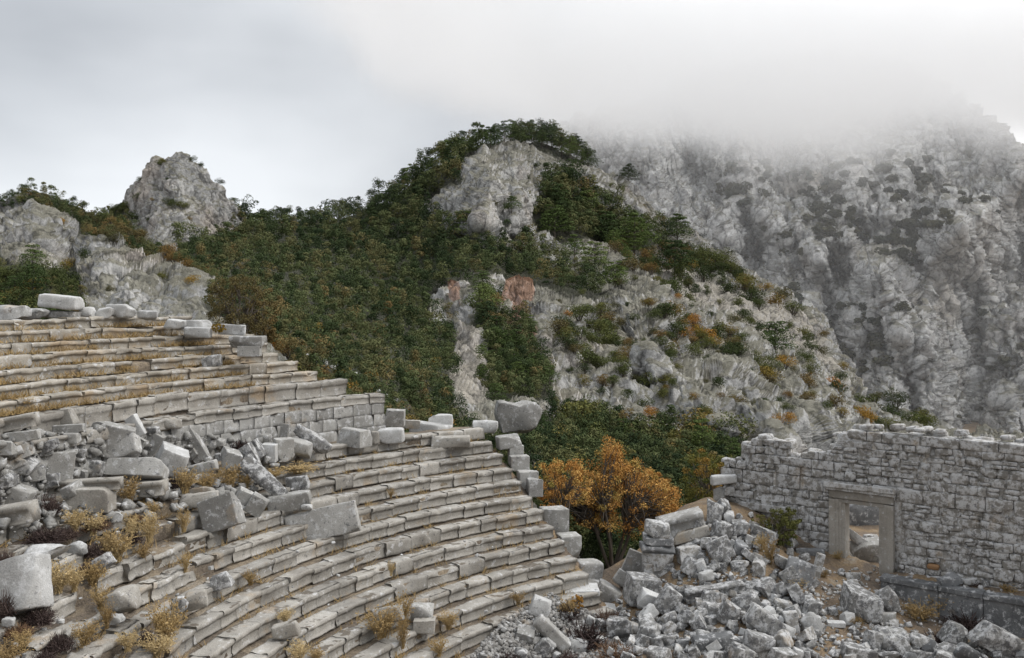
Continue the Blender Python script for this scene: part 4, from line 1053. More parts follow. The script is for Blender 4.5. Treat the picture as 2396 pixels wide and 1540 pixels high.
P_(6, 980, 1525, 170, 60, 0, 'boulder', 'l', 'boulder cut by the bottom edge under the large round one', **B)
P_(6, 760, 1505, 240, 110, 10, 'slab', 'l', 'pale flat-topped block at the bottom edge of the path', d=150)
P_(6, 1560, 1500, 170, 120, 20, 'rough', 'd', 'dark rock in the hollow before the big grooved block', **B)
P_(6, 1440, 955, 160, 85, -22, 'wedge', 'd', 'tilted dark block sitting on the low wall')
P_(6, 1700, 845, 190, 40, 16, 'slab', 'l', 'thin slab leaning by the foot of the wall')
P_(6, 1600, 965, 130, 60, 0, 'rough', 'm', 'brownish stone right of the tilted dark block')
P_(6, 410, 1350, 115, 85, 0, 'worn', 'l', 'small speckled block beside the path at the bottom')
P_(6, 190, 1140, 130, 80, 10, 'rough', 'm', 'brownish stone between the path and the scree')
P_(6, 260, 1270, 100, 160, -10, 'wedge', 'm', 'upright brown stone left of the path')
for u, v, w, h, l in [(1762,1054,46,42,'left-hand cube of the block stack on the broken wall corner'), (1803,1046,52,44,'rounded top block of the stack on the broken wall corner'), (1830,1064,34,34,'right-hand cube of the stack on the broken wall corner')]:
    place(u, v, w, h, 2, 36, 0, 40, 'worn', M_WALL, l, 'loose_block', 'stone block', 'block stack on the wall corner', y=37.3)
# seen through the doorway
P_(6, 740, 635, 210, 70, 38, 'slab', 'w', 'smooth slab slanting down behind the doorway', y=37.2, d=120)
P_(6, 830, 735, 240, 160, -8, 'wedge', 'c', 'large pale block filling the right of the doorway', y=37.0, d=150)
P_(6, 700, 770, 150, 22, 58, 'slab', 'm', 'thin stone bar leaning inside the doorway', y=36.0, d=20)
P_(6, 850, 640, 110, 60, 0, 'rough', 'm', 'brown stone on top of the pale block in the doorway', y=37.8)
P_(6, 790, 480, 330, 330, 4, 'rough', 'd', 'dark rock mass filling the upper view through the doorway', y=43, d=200, name='rock', cat='rock')
# stones at the broken left end of the stage wall
P_(5, 1430, 200, 190, 80, -4, 'worn', 'w', 'white block jutting from the broken end of the wall', y=37.2)
P_(5, 1395, 305, 75, 100, 2, 'worn', 'c', 'pale upright block under the jutting white block', y=37.3)
P_(5, 1465, 285, 90, 90, 0, 'boulder', 'm', 'small round stone beside the pale upright block', y=37.4, **B)
place(1210, 976, 98, 74, 2, 12, 0, 70, 'tooth', M_CUT, 'big pale tooth-shaped boulder standing behind the seating', 'boulder', 'boulder', None, y=47)

# a scatter of smaller stones in each patch, every one a thing of its own
def scatter(poly, n, smin, smax, mats, what, where, group, seed, shapes=('crag', 'rough', 'wedge', 'wedge', 'worn', 'block'), cat='stone', sep=0.75, yof=None, name='rubble_stone'):
    R = random.Random(seed); got = []; tries = 0
    us = [p[0] for p in poly]; vs = [p[1] for p in poly]
    while len(got) < n and tries < 6000:
        tries += 1
        u, v = R.uniform(min(us), max(us)), R.uniform(min(vs), max(vs))
        if not inpoly(np.array([u]), np.array([v]), poly)[0]: continue
        s = smin + (smax - smin) * R.random() ** 2
        if any(abs(u - a) < (s + c_) * sep / 2 and abs(v - b_) < (s + c_) * sep * .35 for a, b_, c_ in got): continue
        got.append((u, v, s))
    got.sort()
    for k, (u, v, s) in enumerate(got):
        place(u, v, s, s * R.uniform(.5, .85), R.uniform(-35, 35), R.uniform(0, 90), R.uniform(-10, 20), None, R.choice(shapes), MT[R.choice(mats)],
              '%s %s, %s from the left' % (what, where, ordw(k + 1)), name, cat, group, yof(u, v) if yof else None)
scatter([(1650,1185),(1720,1175),(1800,1230),(1890,1290),(1900,1340),(1760,1350),(1640,1350),(1600,1300)], 50, 18, 54, 'lllmw', 'grey stone', 'in the scree between pier and wall', 'stones in the scree below the wall', 1)
scatter([(1480,1380),(1780,1370),(1900,1400),(1900,1450),(1480,1450)], 50, 22, 66, 'llmlw', 'rubble stone', 'in the band below the lipped slab', 'stones in the middle rubble band', 2)
scatter([(1380,1450),(1900,1450),(1900,1540),(1420,1540)], 52, 26, 74, 'lllmw', 'rubble stone', 'in the lowest band of the rubble', 'stones in the lowest rubble band', 3)
scatter([(1830,1360),(1960,1360),(1990,1440),(1900,1440)], 12, 10, 26, 'mmlw', 'small stone', 'on the left side of the path', 'stones beside the path', 4)
scatter([(1920,1440),(2100,1440),(2080,1540),(1900,1540)], 30, 12, 38, 'mlwl', 'small stone', 'on the lower path', 'stones on the lower path', 5)
scatter([(2100,1500),(2396,1500),(2396,1545),(2100,1545)], 18, 16, 44, 'lld', 'grey stone', 'along the bottom edge at the right', 'stones along the bottom right edge', 6)
scatter([(2100,1325),(2396,1345),(2396,1390),(2100,1350)], 24, 8, 24, 'mdl', 'small stone', 'at the foot of the tall wall', 'stones at the foot of the tall wall', 7)
scatter([(1180,1440),(1300,1400),(1380,1440),(1360,1540),(1120,1540)], 36, 8, 24, 'wlc', 'pale stone', 'on the gravel slope', 'stones on the gravel slope', 8)
scatter([(0,1030),(200,1040),(500,1060),(640,1070),(600,1140),(300,1150),(0,1150)], 30, 18, 52, 'clcw', 'fallen stone', 'among the blocks of the left rubble', 'small stones in the left rubble', 9, name='fallen_stone', cat='fallen stone', shapes=('wedge', 'block', 'rough'))
scatter([(430,1150),(640,1120),(700,1150),(560,1200)], 10, 10, 24, 'cls', 'small stone', 'near the yellow plants of the walkway', 'small stones by the yellow plants', 10, name='fallen_stone', cat='fallen stone')
scatter([(0,1200),(300,1170),(600,1330),(300,1540),(0,1540)], 22, 8, 20, 'wsl', 'small stone', 'in the overgrown lower left', 'small stones in the overgrown lower left', 12, name='fallen_stone', cat='fallen stone')
scatter([(600,1280),(1200,1230),(1250,1420),(700,1500)], 14, 5, 10, 'w', 'white pebble', 'on the lower seat rows', 'white pebbles on the lower rows', 13, shapes=('boulder',), name='pebble', cat='pebble')
SC14 = True
scatter([(640,770),(700,830),(960,950),(1150,1000),(1100,990),(900,930)], 16, 14, 34, 'ww', 'pale rock', 'in the scrub behind the seating', 'pale rocks in the scrub behind the seating', 14, name='rock', cat='rock', shapes=('rough', 'boulder'), yof=lambda u, v: on('hill_terrain', u, v)[1])

# gravel and rubble nobody could count
def gravel(name, poly, n, smin, smax, mat, seed, ground=None):
    r_ = np.random.default_rng(seed); us = [p[0] for p in poly]; vs = [p[1] for p in poly]
    base, Q = boxgrid((-.5, .5)); Vs, Qs = [], []; m = 0
    u = r_.uniform(min(us), max(us), n * 3); v = r_.uniform(min(vs), max(vs), n * 3)
    k = inpoly(u, v, poly); u, v = u[k][:n], v[k][:n]
    for a, b_ in zip(u, v):
        p = hit(a, b_); s = smin + (smax - smin) * r_.random() ** 3
        d = np.array([s, s * r_.uniform(.6, 1), s * r_.uniform(.4, .8)])
        V = (base + r_.uniform(-.22, .22, (8, 3))) * d
        V = V @ rotm(r_.uniform(-40, 40), r_.uniform(0, 360), r_.uniform(-40, 40)).T + p + np.array([0, 0, s * .15])
        Vs.append(V); Qs.append(Q + m); m += 8
    V = np.concatenate(Vs); c = V.mean(0); c[2] = V[:, 2].min()
    o = obj(name, mesh(name, V - c, np.concatenate(Qs), mat), tuple(c), kind='stuff')
    o['label'] = dict(gravel='pale gravel spilling over the lowest rows', rubble='small grey rubble filling the gaps between the fallen blocks', pebbles='loose pebbles and chips on the stage ground', chips='stone chips among the left rubble')[name]
    o['category'] = name
M_GRAV = stone('gravel_limestone', (0.16, 0.15, 0.14), (0.26, 0.25, 0.235), (0.38, 0.37, 0.355), 0.4, 0.4, 0.4, 2.0)
gravel('gravel', [(1100,1540),(1180,1450),(1290,1390),(1400,1440),(1500,1470),(1450,1545)], 4200, .03, .16, M_GRAV, 1)
gravel('rubble', [(1450,1400),(1600,1330),(1650,1220),(1800,1230),(1850,1380),(1930,1420),(1900,1545),(1400,1545)], 1600, .06, .30, M_LICH, 2)
gravel('pebbles', [(1850,1340),(2060,1325),(2396,1345),(2396,1545),(1880,1545)], 1500, .04, .22, M_WALL, 3)
gravel('chips', [(0,1010),(250,1000),(700,1040),(620,1150),(300,1220),(0,1250)], 650, .05, .3, M_CUT, 4)

# ------------------------------------------------------------------ plants
def leaves(centres, radii, n, size, seed, squash=1.0, up=0.25, shell=0.55, jit=0.5):
    """n small leaf sprays on each clump, facing roughly outwards"""
    r_ = np.random.default_rng(seed)
    C = np.repeat(np.asarray(centres, float), n, 0); Rd = np.repeat(np.asarray(radii, float).reshape(len(centres), -1) * np.ones((1, 3)), n, 0)
    d = r_.normal(size=C.shape); d[:, 2] += up; d /= np.linalg.norm(d, axis=1, keepdims=True)
    p = C + d * Rd * (shell + (1 - shell) * r_.random((len(C), 1)) ** .5)
    nn = d + jit * r_.normal(size=d.shape); nn /= np.linalg.norm(nn, axis=1, keepdims=True)
    a = np.cross(nn, r_.normal(size=d.shape)); a /= np.linalg.norm(a, axis=1, keepdims=True) + 1e-9
    b_ = np.cross(nn, a); s = size * r_.uniform(.6, 1.3, (len(C), 1))
    V = np.stack([p - a * s * .5, p + b_ * s * .28, p + a * s * .5, p - b_ * s * .28], 1).reshape(-1, 3)
    return V, np.arange(len(V)).reshape(-1, 4)
def tube(p0, p1, r0, r1, k=6, bend=None):
    p0, p1 = np.array(p0, float), np.array(p1, float); n = 4
    t = np.linspace(0, 1, n)[:, None]; c = p0 + (p1 - p0) * t
    if bend is not None: c = c + np.array(bend) * (t * (1 - t) * 4)
    ax = (p1 - p0) / (np.linalg.norm(p1 - p0) + 1e-9); u = np.cross(ax, [0.3, 1, 0.2]); u /= np.linalg.norm(u); w = np.cross(ax, u)
    A = np.arange(k) / k * 2 * np.pi; rr_ = (r0 + (r1 - r0) * t)[:, :, None]
    V = c[:, None] + rr_ * (u * np.cos(A)[None, :, None] + w * np.sin(A)[None, :, None])
    ii = np.arange(n * k).reshape(n, k)
    return V.reshape(-1, 3), np.stack([ii[:-1], np.roll(ii, -1, 1)[:-1], np.roll(ii, -1, 1)[1:], ii[1:]], -1).reshape(-1, 4)
def joinm(parts):
    Vs, Qs, n = [], [], 0
    for V, Q in parts: Vs.append(V); Qs.append(Q + n); n += len(V)
    return np.concatenate(Vs), np.concatenate(Qs)

def pine_mesh(seed, h=1.0, wide=0.36, n=46, flat=0.30, leafs=0.055):
    """unit-height pine: tiers of flattened boughs round a bare trunk"""
    R = random.Random(seed); c, r = [], []; br = []
    tiers = R.randint(5, 7)
    for t in range(tiers):
        z = 0.34 + 0.60 * t / (tiers - 1); w = wide * (1.0 - 0.62 * ((t / (tiers - 1)) ** 1.6)) * R.uniform(.8, 1.15)
        m = R.randint(3, 5) if t < tiers - 1 else 2
        a0 = R.random() * 6.28
        for q in range(m):
            a = a0 + q / m * 6.28 + R.gauss(0, .3); rad = w * R.uniform(.45, .75)
            e = (rad * math.cos(a), rad * math.sin(a), z + R.gauss(0, .02))
            c.append(e); rr_ = w * R.uniform(.45, .7); r.append((rr_, rr_, rr_ * flat * R.uniform(.7, 1.3)))
            br.append(tube((0, 0, z - .05), (e[0] * 1.1, e[1] * 1.1, e[2] - .01), .008, .003, 4))
    V, Q = leaves(c, r, n, leafs, seed, up=.5)
    T = joinm([tube((0, 0, -.08), (R.gauss(0, .02), R.gauss(0, .02), .95), .024, .006, 6)] + br)
    return (V * h, Q), (T[0] * h, T[1])
def bush_mesh(seed, wide=0.55, lobes=10, n=80, leafs=0.085, tall=1.0):
    R = random.Random(seed); c, r = [], []
    for q in range(lobes):
        a = R.random() * 6.28; d = wide * .62 * R.random() ** .5; z = R.uniform(.25, .72) * (1 - .35 * (d / wide))
        c.append((d * math.cos(a), d * math.sin(a), z * tall)); k = R.uniform(.20, .34); r.append((k, k, k * R.uniform(.7, 1)))
    V, Q = leaves(c, r, n, leafs, seed, up=.35)
    st = [tube((R.gauss(0, .03), R.gauss(0, .03), -.1), (x * .8, y * .8, z), .022, .008, 5) for x, y, z in c]
    return (V, Q), joinm(st)
PROTO = {}
def protos(key, maker, n, mat):
    L = []
    for q in range(n):
        (V, Q), (V2, Q2) = maker(q)
        L.append((mesh(key + '_crown', V, Q, mat), mesh(key + '_trunk', V2, Q2, M_BARK)))
    PROTO[key] = L
protos('pine', lambda q: pine_mesh(10 + q, n=120, leafs=.042, flat=.42, wide=.42), 6, M_PINE)
protos('fullpine', lambda q: pine_mesh(40 + q, wide=.42, n=110, flat=.42, leafs=.042), 5, M_PINE)
protos('bush', lambda q: bush_mesh(70 + q, n=130, leafs=.06), 6, M_BUSH)
protos('brown', lambda q: bush_mesh(90 + q, n=120, leafs=.06), 5, M_BRN)
protos('far', lambda q: bush_mesh(110 + q, lobes=9, n=80, leafs=.17), 5, M_FARBUSH)
protos('olive', lambda q: bush_mesh(120 + q, n=110, leafs=.06), 3, None)
YELB = leaf('autumn_bush_foliage', [(0, (0.16, 0.12, 0.03)), (0.5, (0.26, 0.17, 0.035)), (1, (0.34, 0.15, 0.035))])
for me_, _ in PROTO['olive']: me_.materials.append(YELB)
TR = random.Random(21)
def tree(key, p, h, name, label, cat, group=None, wx=1.0, parts=True, sink=0.06):
    cr, tk = TR.choice(PROTO[key])
    base = (p[0], p[1], p[2] - h * sink)
    if parts:
        o = bpy.data.objects.new(name, None); COL.objects.link(o)
        c_ = bpy.data.objects.new('crown', cr); t_ = bpy.data.objects.new('trunk', tk)
        for q in (c_, t_): COL.objects.link(q); q.parent = o
    else:
        o = bpy.data.objects.new(name, cr); COL.objects.link(o)
    o.location = base; o.rotation_euler = (0, 0, TR.random() * 6.28); o.scale = (h * wx, h * wx, h)
    o['label'] = label; o['category'] = cat
    if group: o['group'] = group
    return o
def batch(items, what, where, group, layer, name, cat, parts=True, far=False):
    """items: (key, u, v of the foot, height in px, width factor)"""
    items = sorted(items, key=lambda t: t[1])
    n = len(items)
    for k, (key, u, v, hp, wx) in enumerate(items):
        p = on(layer, u, v); h = hp * p[1] / F
        tree(key, p, h, name, ('%s %s, %s from the left' % (what, where, ordw(k + 1))), cat, group, wx, parts)
def pick(poly, n, seed, sep, avoid=()):
    R = random.Random(seed); us = [q[0] for q in poly]; vs = [q[1] for q in poly]; got = []; t = 0
    while len(got) < n and t < 8000:
        t += 1; u, v = R.uniform(min(us), max(us)), R.uniform(min(vs), max(vs))
        if not inpoly(np.array([u]), np.array([v]), poly)[0]: continue
        if any(inpoly(np.array([u]), np.array([v]), a)[0] for a in avoid): continue
        if any(abs(u - a) < sep and abs(v - b_) < sep * .55 for a, b_ in got): continue
        got.append((u, v))
    return got
HT = 'hill_terrain'
# lone pines on the rocky slope
for u, v, h, lab in [(1480,598,100,'spreading pine with a bare trunk in the middle of the rocky slope'), (1568,664,95,'flat-topped pine alone on the right of the rocky slope'), (1577,584,75,'small misty pine highest on the right of the slope'),
    (1416,576,85,'pine left of the spreading pine on the rocky slope'), (1296,562,90,'dark pine at the foot of the upper crag'), (1300,505,75,'wide pine between the two pale crags'), (1373,505,70,'pine below the right-hand crag'),
    (1099,568,66,'bright green pine left of the upper crag'), (1195,515,45,'small dark pine on the upper crag'), (1462,440,50,'misty pine on the ridge right of the crags'), (1330,440,62,'pine standing between the crags'), (1340,620,70,'dark pine on the rim above the red soil'),
    (1440,690,75,'young pine on the stony rib'), (1388,655,80,'conical pine on the stony rib'), (1805,850,90,'dark tall tree on the right shoulder of the hill'), (1130,740,80,'dark cypress-like tree beside the red soil gully'), (1120,700,60,'small dark tree above the red soil gully')]:
    p = on(HT, u, v); tree('pine' if 'dark' not in lab else 'fullpine', p, h * p[1] / F, 'pine_tree', lab, 'pine', 'pines on the middle hill', 1.25)
R = random.Random(4)
# skyline pines
sk = []
for u in np.arange(545, 1390, 17):
    u2 = u + R.uniform(-6, 6); v = float(np.interp(u2, *zip(*RM))) + R.uniform(6, 20)
    sk.append(('fullpine', u2, v, (R.uniform(30, 46) if u2 < 900 else R.uniform(46, 66)), R.uniform(.8, 1.15)))
batch(sk, 'dark pine', 'along the skyline of the wooded ridge', 'pines along the skyline', HT, 'pine_tree', 'pine')
def mixk(w): return R.choice(w)
def many(poly, n, seed, sep, h0, h1, keys, avoid=()):
    return [(R.choice(keys), u, v, R.uniform(h0, h1), R.uniform(.9, 1.35)) for u, v in pick(poly, n, seed, sep, avoid)]
batch(many([(1130,770),(1180,800),(1230,750),(1250,800),(1240,860),(1300,900),(1290,950),(1150,955),(1120,900)], 20, 1, 18, 50, 80, ['bush', 'fullpine', 'fullpine']), 'dark green tree', 'in the thick stand above the big boulder', 'trees in the central stand', HT, 'tree', 'tree')
batch(many([(1090,720),(1170,700),(1180,790),(1120,800)], 6, 2, 18, 40, 62, ['bush', 'brown']), 'bush', 'left of the red soil gully', 'bushes left of the red gully', HT, 'bush', 'bush')
for q, (pl, n, wh) in enumerate([(SEMI[0], 40, 'between the middle crags'), (SEMI[1], 44, 'on the ledge under the stony rib'), (SEMI[2], 22, 'at the right foot of the hill above the wall'), (SEMI[3], 34, 'along the right shoulder of the hill'), (SEMI[4], 36, 'below the lone pines')]):
    batch(many(pl, n, 30 + q, 13, 28, 58, ['bush', 'bush', 'bush', 'bush', 'bush', 'brown', 'olive'] if q != 4 else ['bush', 'fullpine', 'fullpine', 'bush', 'brown']), 'bush', wh, 'bushes ' + wh, HT, 'bush' if q in (0, 2) else 'low_shrub', 'bush')
slope = [(1290,690),(1400,720),(1440,600),(1580,560),(1760,660),(1900,760),(1990,880),(2010,1000),(1900,1040),(1500,1040),(1290,1000),(1290,800)]
batch(many(slope, 150, 50, 18, 16, 44, ['bush', 'bush', 'bush', 'bush', 'bush', 'bush', 'bush', 'brown', 'brown', 'olive'], SEMI[:4]), 'low bush', 'scattered over the pale lower crags', 'bushes scattered over the crags', HT, 'low_shrub', 'low shrub', False)
batch(many([(1100,380),(1200,370),(1300,380),(1480,470),(1540,560),(1300,600),(1130,580),(1020,520),(1060,440)], 24, 51, 26, 10, 24, ['bush', 'bush', 'brown']), 'small bush', 'clinging to the upper crag', 'bushes on the upper crag', HT, 'low_shrub', 'low shrub', False)
batch(many([(1220,1010),(1400,985),(1560,1020),(1730,1040),(1740,1130),(1600,1300),(1460,1370),(1330,1240),(1260,1140)], 46, 52, 26, 60, 110, ['bush', 'bush', 'fullpine', 'bush']), 'dark bush', 'in the shady ravine behind the orange tree', 'bushes in the ravine', HT, 'bush', 'bush')
batch(many([(640,790),(720,850),(900,930),(1000,960),(1120,1050),(1090,1090),(900,1020),(760,960),(640,880)], 44, 53, 20, 40, 78, ['brown', 'brown', 'brown', 'bush', 'olive']), 'brown-green scrub bush', 'on the bank right of the upper tier', 'scrub right of the upper tier', HT, 'bush', 'bush')
batch([('olive', 730, 790, 44, 1.2), ('olive', 800, 880, 40, 1), ('olive', 900, 720, 46, 1), ('olive', 1015, 870, 40, .8), ('olive', 760, 720, 34, 1), ('olive', 690, 760, 36, 1), ('olive', 865, 900, 44, 1), ('olive', 905, 950, 34, 1.4)], 'yellow-orange bush', 'in the dark wood', 'autumn-coloured bushes in the wood', HT, 'bush', 'bush')
# pinnacle
batch([('bush', u, v, h, 1.2) for u, v, h in [(372,388,26),(386,392,18),(448,384,20),(466,394,16),(336,430,18),(330,470,22),(500,440,20),(392,478,24),(405,484,26),(420,482,24),(430,488,20),(360,474,14),(395,430,10),(440,520,14),(350,520,12),(480,540,16),(545,480,26),(290,500,36),(270,505,34),(306,492,30),(316,520,36),(300,545,40)]], 'small dark bush', 'on the rock pinnacle', 'bushes on the rock pinnacle', 'rock_pinnacle', 'low_shrub', 'low shrub', False)
# left hill
LH = 'left_hill_terrain'
batch(many([(20,470),(70,455),(120,462),(190,490),(200,520),(120,495),(40,480)], 14, 60, 12, 20, 32, ['bush', 'bush', 'brown']), 'dark bush', 'crowning the far left cliff', 'bushes crowning the left cliff', LH, 'bush', 'bush')
batch(many([(180,500),(260,535),(340,572),(420,612),(500,680),(540,760),(480,700),(400,660),(330,610),(250,590),(190,560)], 46, 61, 14, 28, 46, ['brown', 'brown', 'bush', 'brown']), 'rusty brown bush', 'along the sloping rim of the left hill', 'bushes along the left hill rim', LH, 'bush', 'bush')
batch(many([(-60,620),(120,650),(190,690),(200,740),(120,790),(-60,790)], 30, 62, 20, 50, 82, ['bush', 'bush', 'fullpine', 'bush']), 'dark tree', 'below the far left cliff', 'trees below the left cliff', LH, 'tree', 'tree')
batch([('olive', 70, 690, 52, 1.1), ('olive', 95, 675, 40, 1), ('olive', 160, 640, 44, .8), ('olive', 442, 706, 30, 1.3), ('olive', 130, 545, 24, 1.2), ('bush', 300, 760, 40, .8), ('bush', 210, 640, 46, .7), ('brown', 255, 690, 30, .8), ('bush', 375, 668, 26, 1.4), ('bush', 400, 680, 26, 1.2)], 'bush', 'standing out on the left hill rocks', 'bushes on the left hill rocks', LH, 'low_shrub', 'low shrub', False)
# dark shrubs on the far mountain
FC = [[(1690,400),(1790,380),(1800,450),(1760,500),(1690,470)],[(1900,480),(2020,500),(2010,560),(1880,560)],[(2050,420),(2080,360),(2200,420),(2280,500),(2180,600),(2140,620),(2100,560)],[(1600,560),(1680,560),(1760,700),(1700,720)],
      [(1780,700),(1860,720),(1900,800),(2000,860),(1900,780),(1800,760)],[(2040,560),(2150,560),(2160,640),(2060,620)],[(1800,430),(2000,400),(2050,470),(1900,470)],[(2000,700),(2100,740),(2080,900),(1980,880)],[(1650,400),(2300,350),(2390,600),(2380,990),(2050,990),(1850,760),(1600,560)]]
fr = []
for q, (pl, n) in enumerate(zip(FC, (24, 26, 44, 24, 26, 18, 24, 18, 90))):
    fr += [('far', u, v, R.uniform(16, 36) if q < 8 else R.uniform(10, 26), R.uniform(.9, 1.5)) for u, v in pick(pl, n, 80 + q, 11)]
lo, hi, mid = [t for t in fr if t[2] > 640], [t for t in fr if t[2] <= 470], [t for t in fr if 470 < t[2] <= 640]
batch(mid, 'dark shrub', 'on the middle ledges of the far mountain', 'shrubs on the middle far face', 'far_mountain', 'shrub', 'shrub', False)
batch(hi, 'dark shrub', 'on the upper misty face of the far mountain', 'shrubs on the upper far face', 'far_mountain', 'shrub', 'shrub', False)
batch(lo, 'dark shrub', 'on the lower face of the far mountain', 'shrubs on the lower far face', 'far_mountain', 'shrub', 'shrub', False)

# the wood on the hillside: one canopy of many crowns
def woodland(name, layer, polys, sep, h0, h1, seed, n=54, lob=10, tintb=None):
    r_ = np.random.default_rng(seed); us = [q[0] for p in polys for q in p]; vs = [q[1] for p in polys for q in p]
    Vs, Qs, Ts, m = [], [], [], 0
    for v in np.arange(min(vs) - 4, max(vs), sep * .62):
        for u in np.arange(min(us), max(us), sep):
            a, b_ = u + r_.uniform(-.5, .5) * sep, v + r_.uniform(-.3, .3) * sep
            if not any(inpoly(np.array([a]), np.array([b_]), p)[0] for p in polys): continue
            p = on(layer, a, b_); h = r_.uniform(h0, h1) * min(p[1], 260) / F * (1.0 if p[1] > 70 else 1.1)
            w = h * r_.uniform(.33, .50); conic = r_.random() < .45
            k = lob; z = r_.uniform(.35, .95, k); ang = r_.uniform(0, 6.28, k)
            rad = w * (np.where(conic, 1.05 - z, np.sqrt(np.clip(1 - ((z - .55) / .5) ** 2, 0, 1)))) * r_.uniform(.25, .8, k)
            C = np.stack([rad * np.cos(ang), rad * np.sin(ang), z * h], 1) + p - [0, 0, h * .12]
            lr = w * r_.uniform(.28, .5, k)
            V, Q = leaves(C, np.stack([lr, lr, lr * (.55 if conic else .85)], 1), n, h * .060, int(r_.integers(1 << 30)), up=.5, jit=.3)
            t = r_.random() * .9 + (tintb(a, b_) if tintb else 0) + (0.25 if r_.random() < .02 else 0)
            Vs.append(V); Qs.append(Q + m); m += len(V); Ts.append(np.full(len(V), t))
    V = np.concatenate(Vs); c = V.mean(0); c[2] = V[:, 2].min()
    o = obj(name, mesh(name, V - c, np.concatenate(Qs), M_FOREST, attrs=dict(tint=np.concatenate(Ts))), tuple(c), kind='stuff'); return o
def tb(u, v):   # the lower left of the wood has turned olive and brown
    return float(np.clip((v - 560 + (700 - u) * .45) / 420, 0, 1)) * .20 if u < 1000 else .02
def lab(o, l, c): o['label'] = l; o['category'] = c
lab(woodland('woodland', HT, FOREST[:4], 21, 42, 80, 5, tintb=tb), 'dense evergreen wood turning olive and brown, covering the middle hillside', 'woodland')
lab(woodland('ravine_thicket', HT, FOREST[4:], 24, 50, 90, 6, lob=12, n=50, tintb=lambda u, v: -.05), 'dark evergreen thicket filling the ravine', 'thicket')
lab(woodland('hill_scrub', LH, [[(-110,490),(20,478),(60,455),(190,490),(260,530),(340,572),(500,672),(600,800),(560,870),(505,790),(480,705),(400,655),(330,612),(250,588),(190,595),(185,540),(120,500),(60,490),(0,505),(-110,520)],[(-110,640),(130,655),(200,700),(190,800),(-110,800)]], 16, 26, 44, 7, tintb=lambda u, v: .22 if u > 180 else .08), 'low scrub in brown and dark green over the left hill', 'scrub')
lab(woodland('pinnacle_wood', 'rock_pinnacle', [[(232,515),(300,495),(312,560),(360,680),(232,680)],[(430,595),(520,560),(545,500),(598,555),(598,680),(430,680)]], 13, 24, 36, 8, tintb=lambda u, v: .05), 'dark trees round the foot of the rock pinnacle', 'wood')

# the big brown bush on the crest, the orange tree, the yellowing one beside it, the juniper
def bigtree(name, label, cat, p, h, w, mat, lobes, n, leafs, seed, zlo=.35, stems=5, tall=1.0, trunk=True, group=None, subs=None):
    R = random.Random(seed); c, r = [], []
    for q in range(lobes if subs else 0):
        sx, sz, sw = R.choice(subs); d_ = np.array([R.gauss(0, 1) for _ in range(3)]); d_ *= R.random() ** .4 / np.linalg.norm(d_)
        c.append((w * (sx + d_[0] * sw / 2), w * (d_[1] * sw * .8), h * sz + w * d_[2] * sw * .42)); k = w * R.uniform(.035, .075); r.append((k, k, k * .8))
    for q in range(0 if subs else lobes):
        a = R.random() * 6.28; z = R.uniform(zlo, .97); prof = math.sqrt(max(0.02, 1 - ((z - .58) / .48) ** 2)) if z > .58 else 1 - .35 * ((.58 - z) / (.58 - zlo + .01)) ** 2
        d = w / 2 * prof * R.random() ** .45
        c.append((d * math.cos(a), d * math.sin(a), z * h)); k = w * R.uniform(.055, .11); r.append((k, k, k * .8))
    V, Q = leaves(c, r, n, leafs, seed, up=.2, shell=.2, jit=.9)
    t = np.repeat(np.random.default_rng(seed).random(lobes), n * 4)
    base = (p[0], p[1], p[2])
    root = obj(name, None, base, None, label=label, category=cat, group=group)
    obj('crown', mesh('crown', V, Q, mat, attrs=dict(tint=t)), base, root)
    st = []
    mains = []
    for q in range(stems):
        a = q / stems * 6.28 + R.random(); e = (math.cos(a) * w * .2, math.sin(a) * w * .2, h * R.uniform(.5, .7)); mains.append(e)
        st.append(tube((R.gauss(0, .06), R.gauss(0, .06), -.3), e, h * .016, h * .008, 7, (R.gauss(0, .2), R.gauss(0, .2), 0)))
    for x, y, z in c:
        m_ = min(mains, key=lambda e: (e[0] - x) ** 2 + (e[1] - y) ** 2 + .4 * (e[2] - z) ** 2); f = R.uniform(.5, 1)
        st.append(tube((m_[0] * f, m_[1] * f, m_[2] * f), (x, y, z), h * .007, h * .0015, 4, (R.gauss(0, .1), R.gauss(0, .1), .1)))
    T = joinm(st); obj('trunk', mesh('trunk', T[0], T[1], M_BARK), base, root)
    return root
def at(u, v, y): return unproj(u, v, y)
p = at(560, 805, 38); bigtree('bush', 'large brown-green bush rising behind the right end of the upper rows', 'bush', p, 2.75, 2.6, M_BRN, 120, 100, .07, 31, zlo=.08, stems=6)
p = at(610, 810, 39); bigtree('bush', 'smaller brown bush touching the right side of the large crest bush', 'bush', p, 1.9, 1.6, M_BRN, 70, 90, .07, 32, zlo=.08, stems=5)
YO = 45.0
p = at(1432, 1335, YO); bigtree('orange_tree', 'tree with thin orange autumn foliage in the ravine', 'tree', p, 6.3, 6.2, M_ORANGE, 420, 80, .085, 33, zlo=.40, stems=5, subs=[(0, .90, .24), (.03, .80, .22), (-.17, .70, .30), (.20, .70, .32), (0, .60, .36), (-.36, .60, .26), (.40, .58, .24), (-.12, .50, .28), (.22, .50, .26), (-.42, .48, .2), (0, .38, .3), (.2, .36, .24), (-.25, .36, .26), (.44, .44, .2), (0, .68, .3)])
p = at(1312, 1255, YO - 4); bigtree('orange_tree', 'lower orange-leaved tree beside the stepped end wall', 'tree', p, 3.4, 2.8, M_ORANGE, 90, 80, .085, 34, zlo=.38, stems=4)
p = at(1530, 1240, YO + 2); bigtree('orange_tree', 'small orange-leaved tree on the right of the taller orange one', 'tree', p, 2.9, 2.4, M_ORANGE, 60, 80, .085, 35, zlo=.40, stems=3)
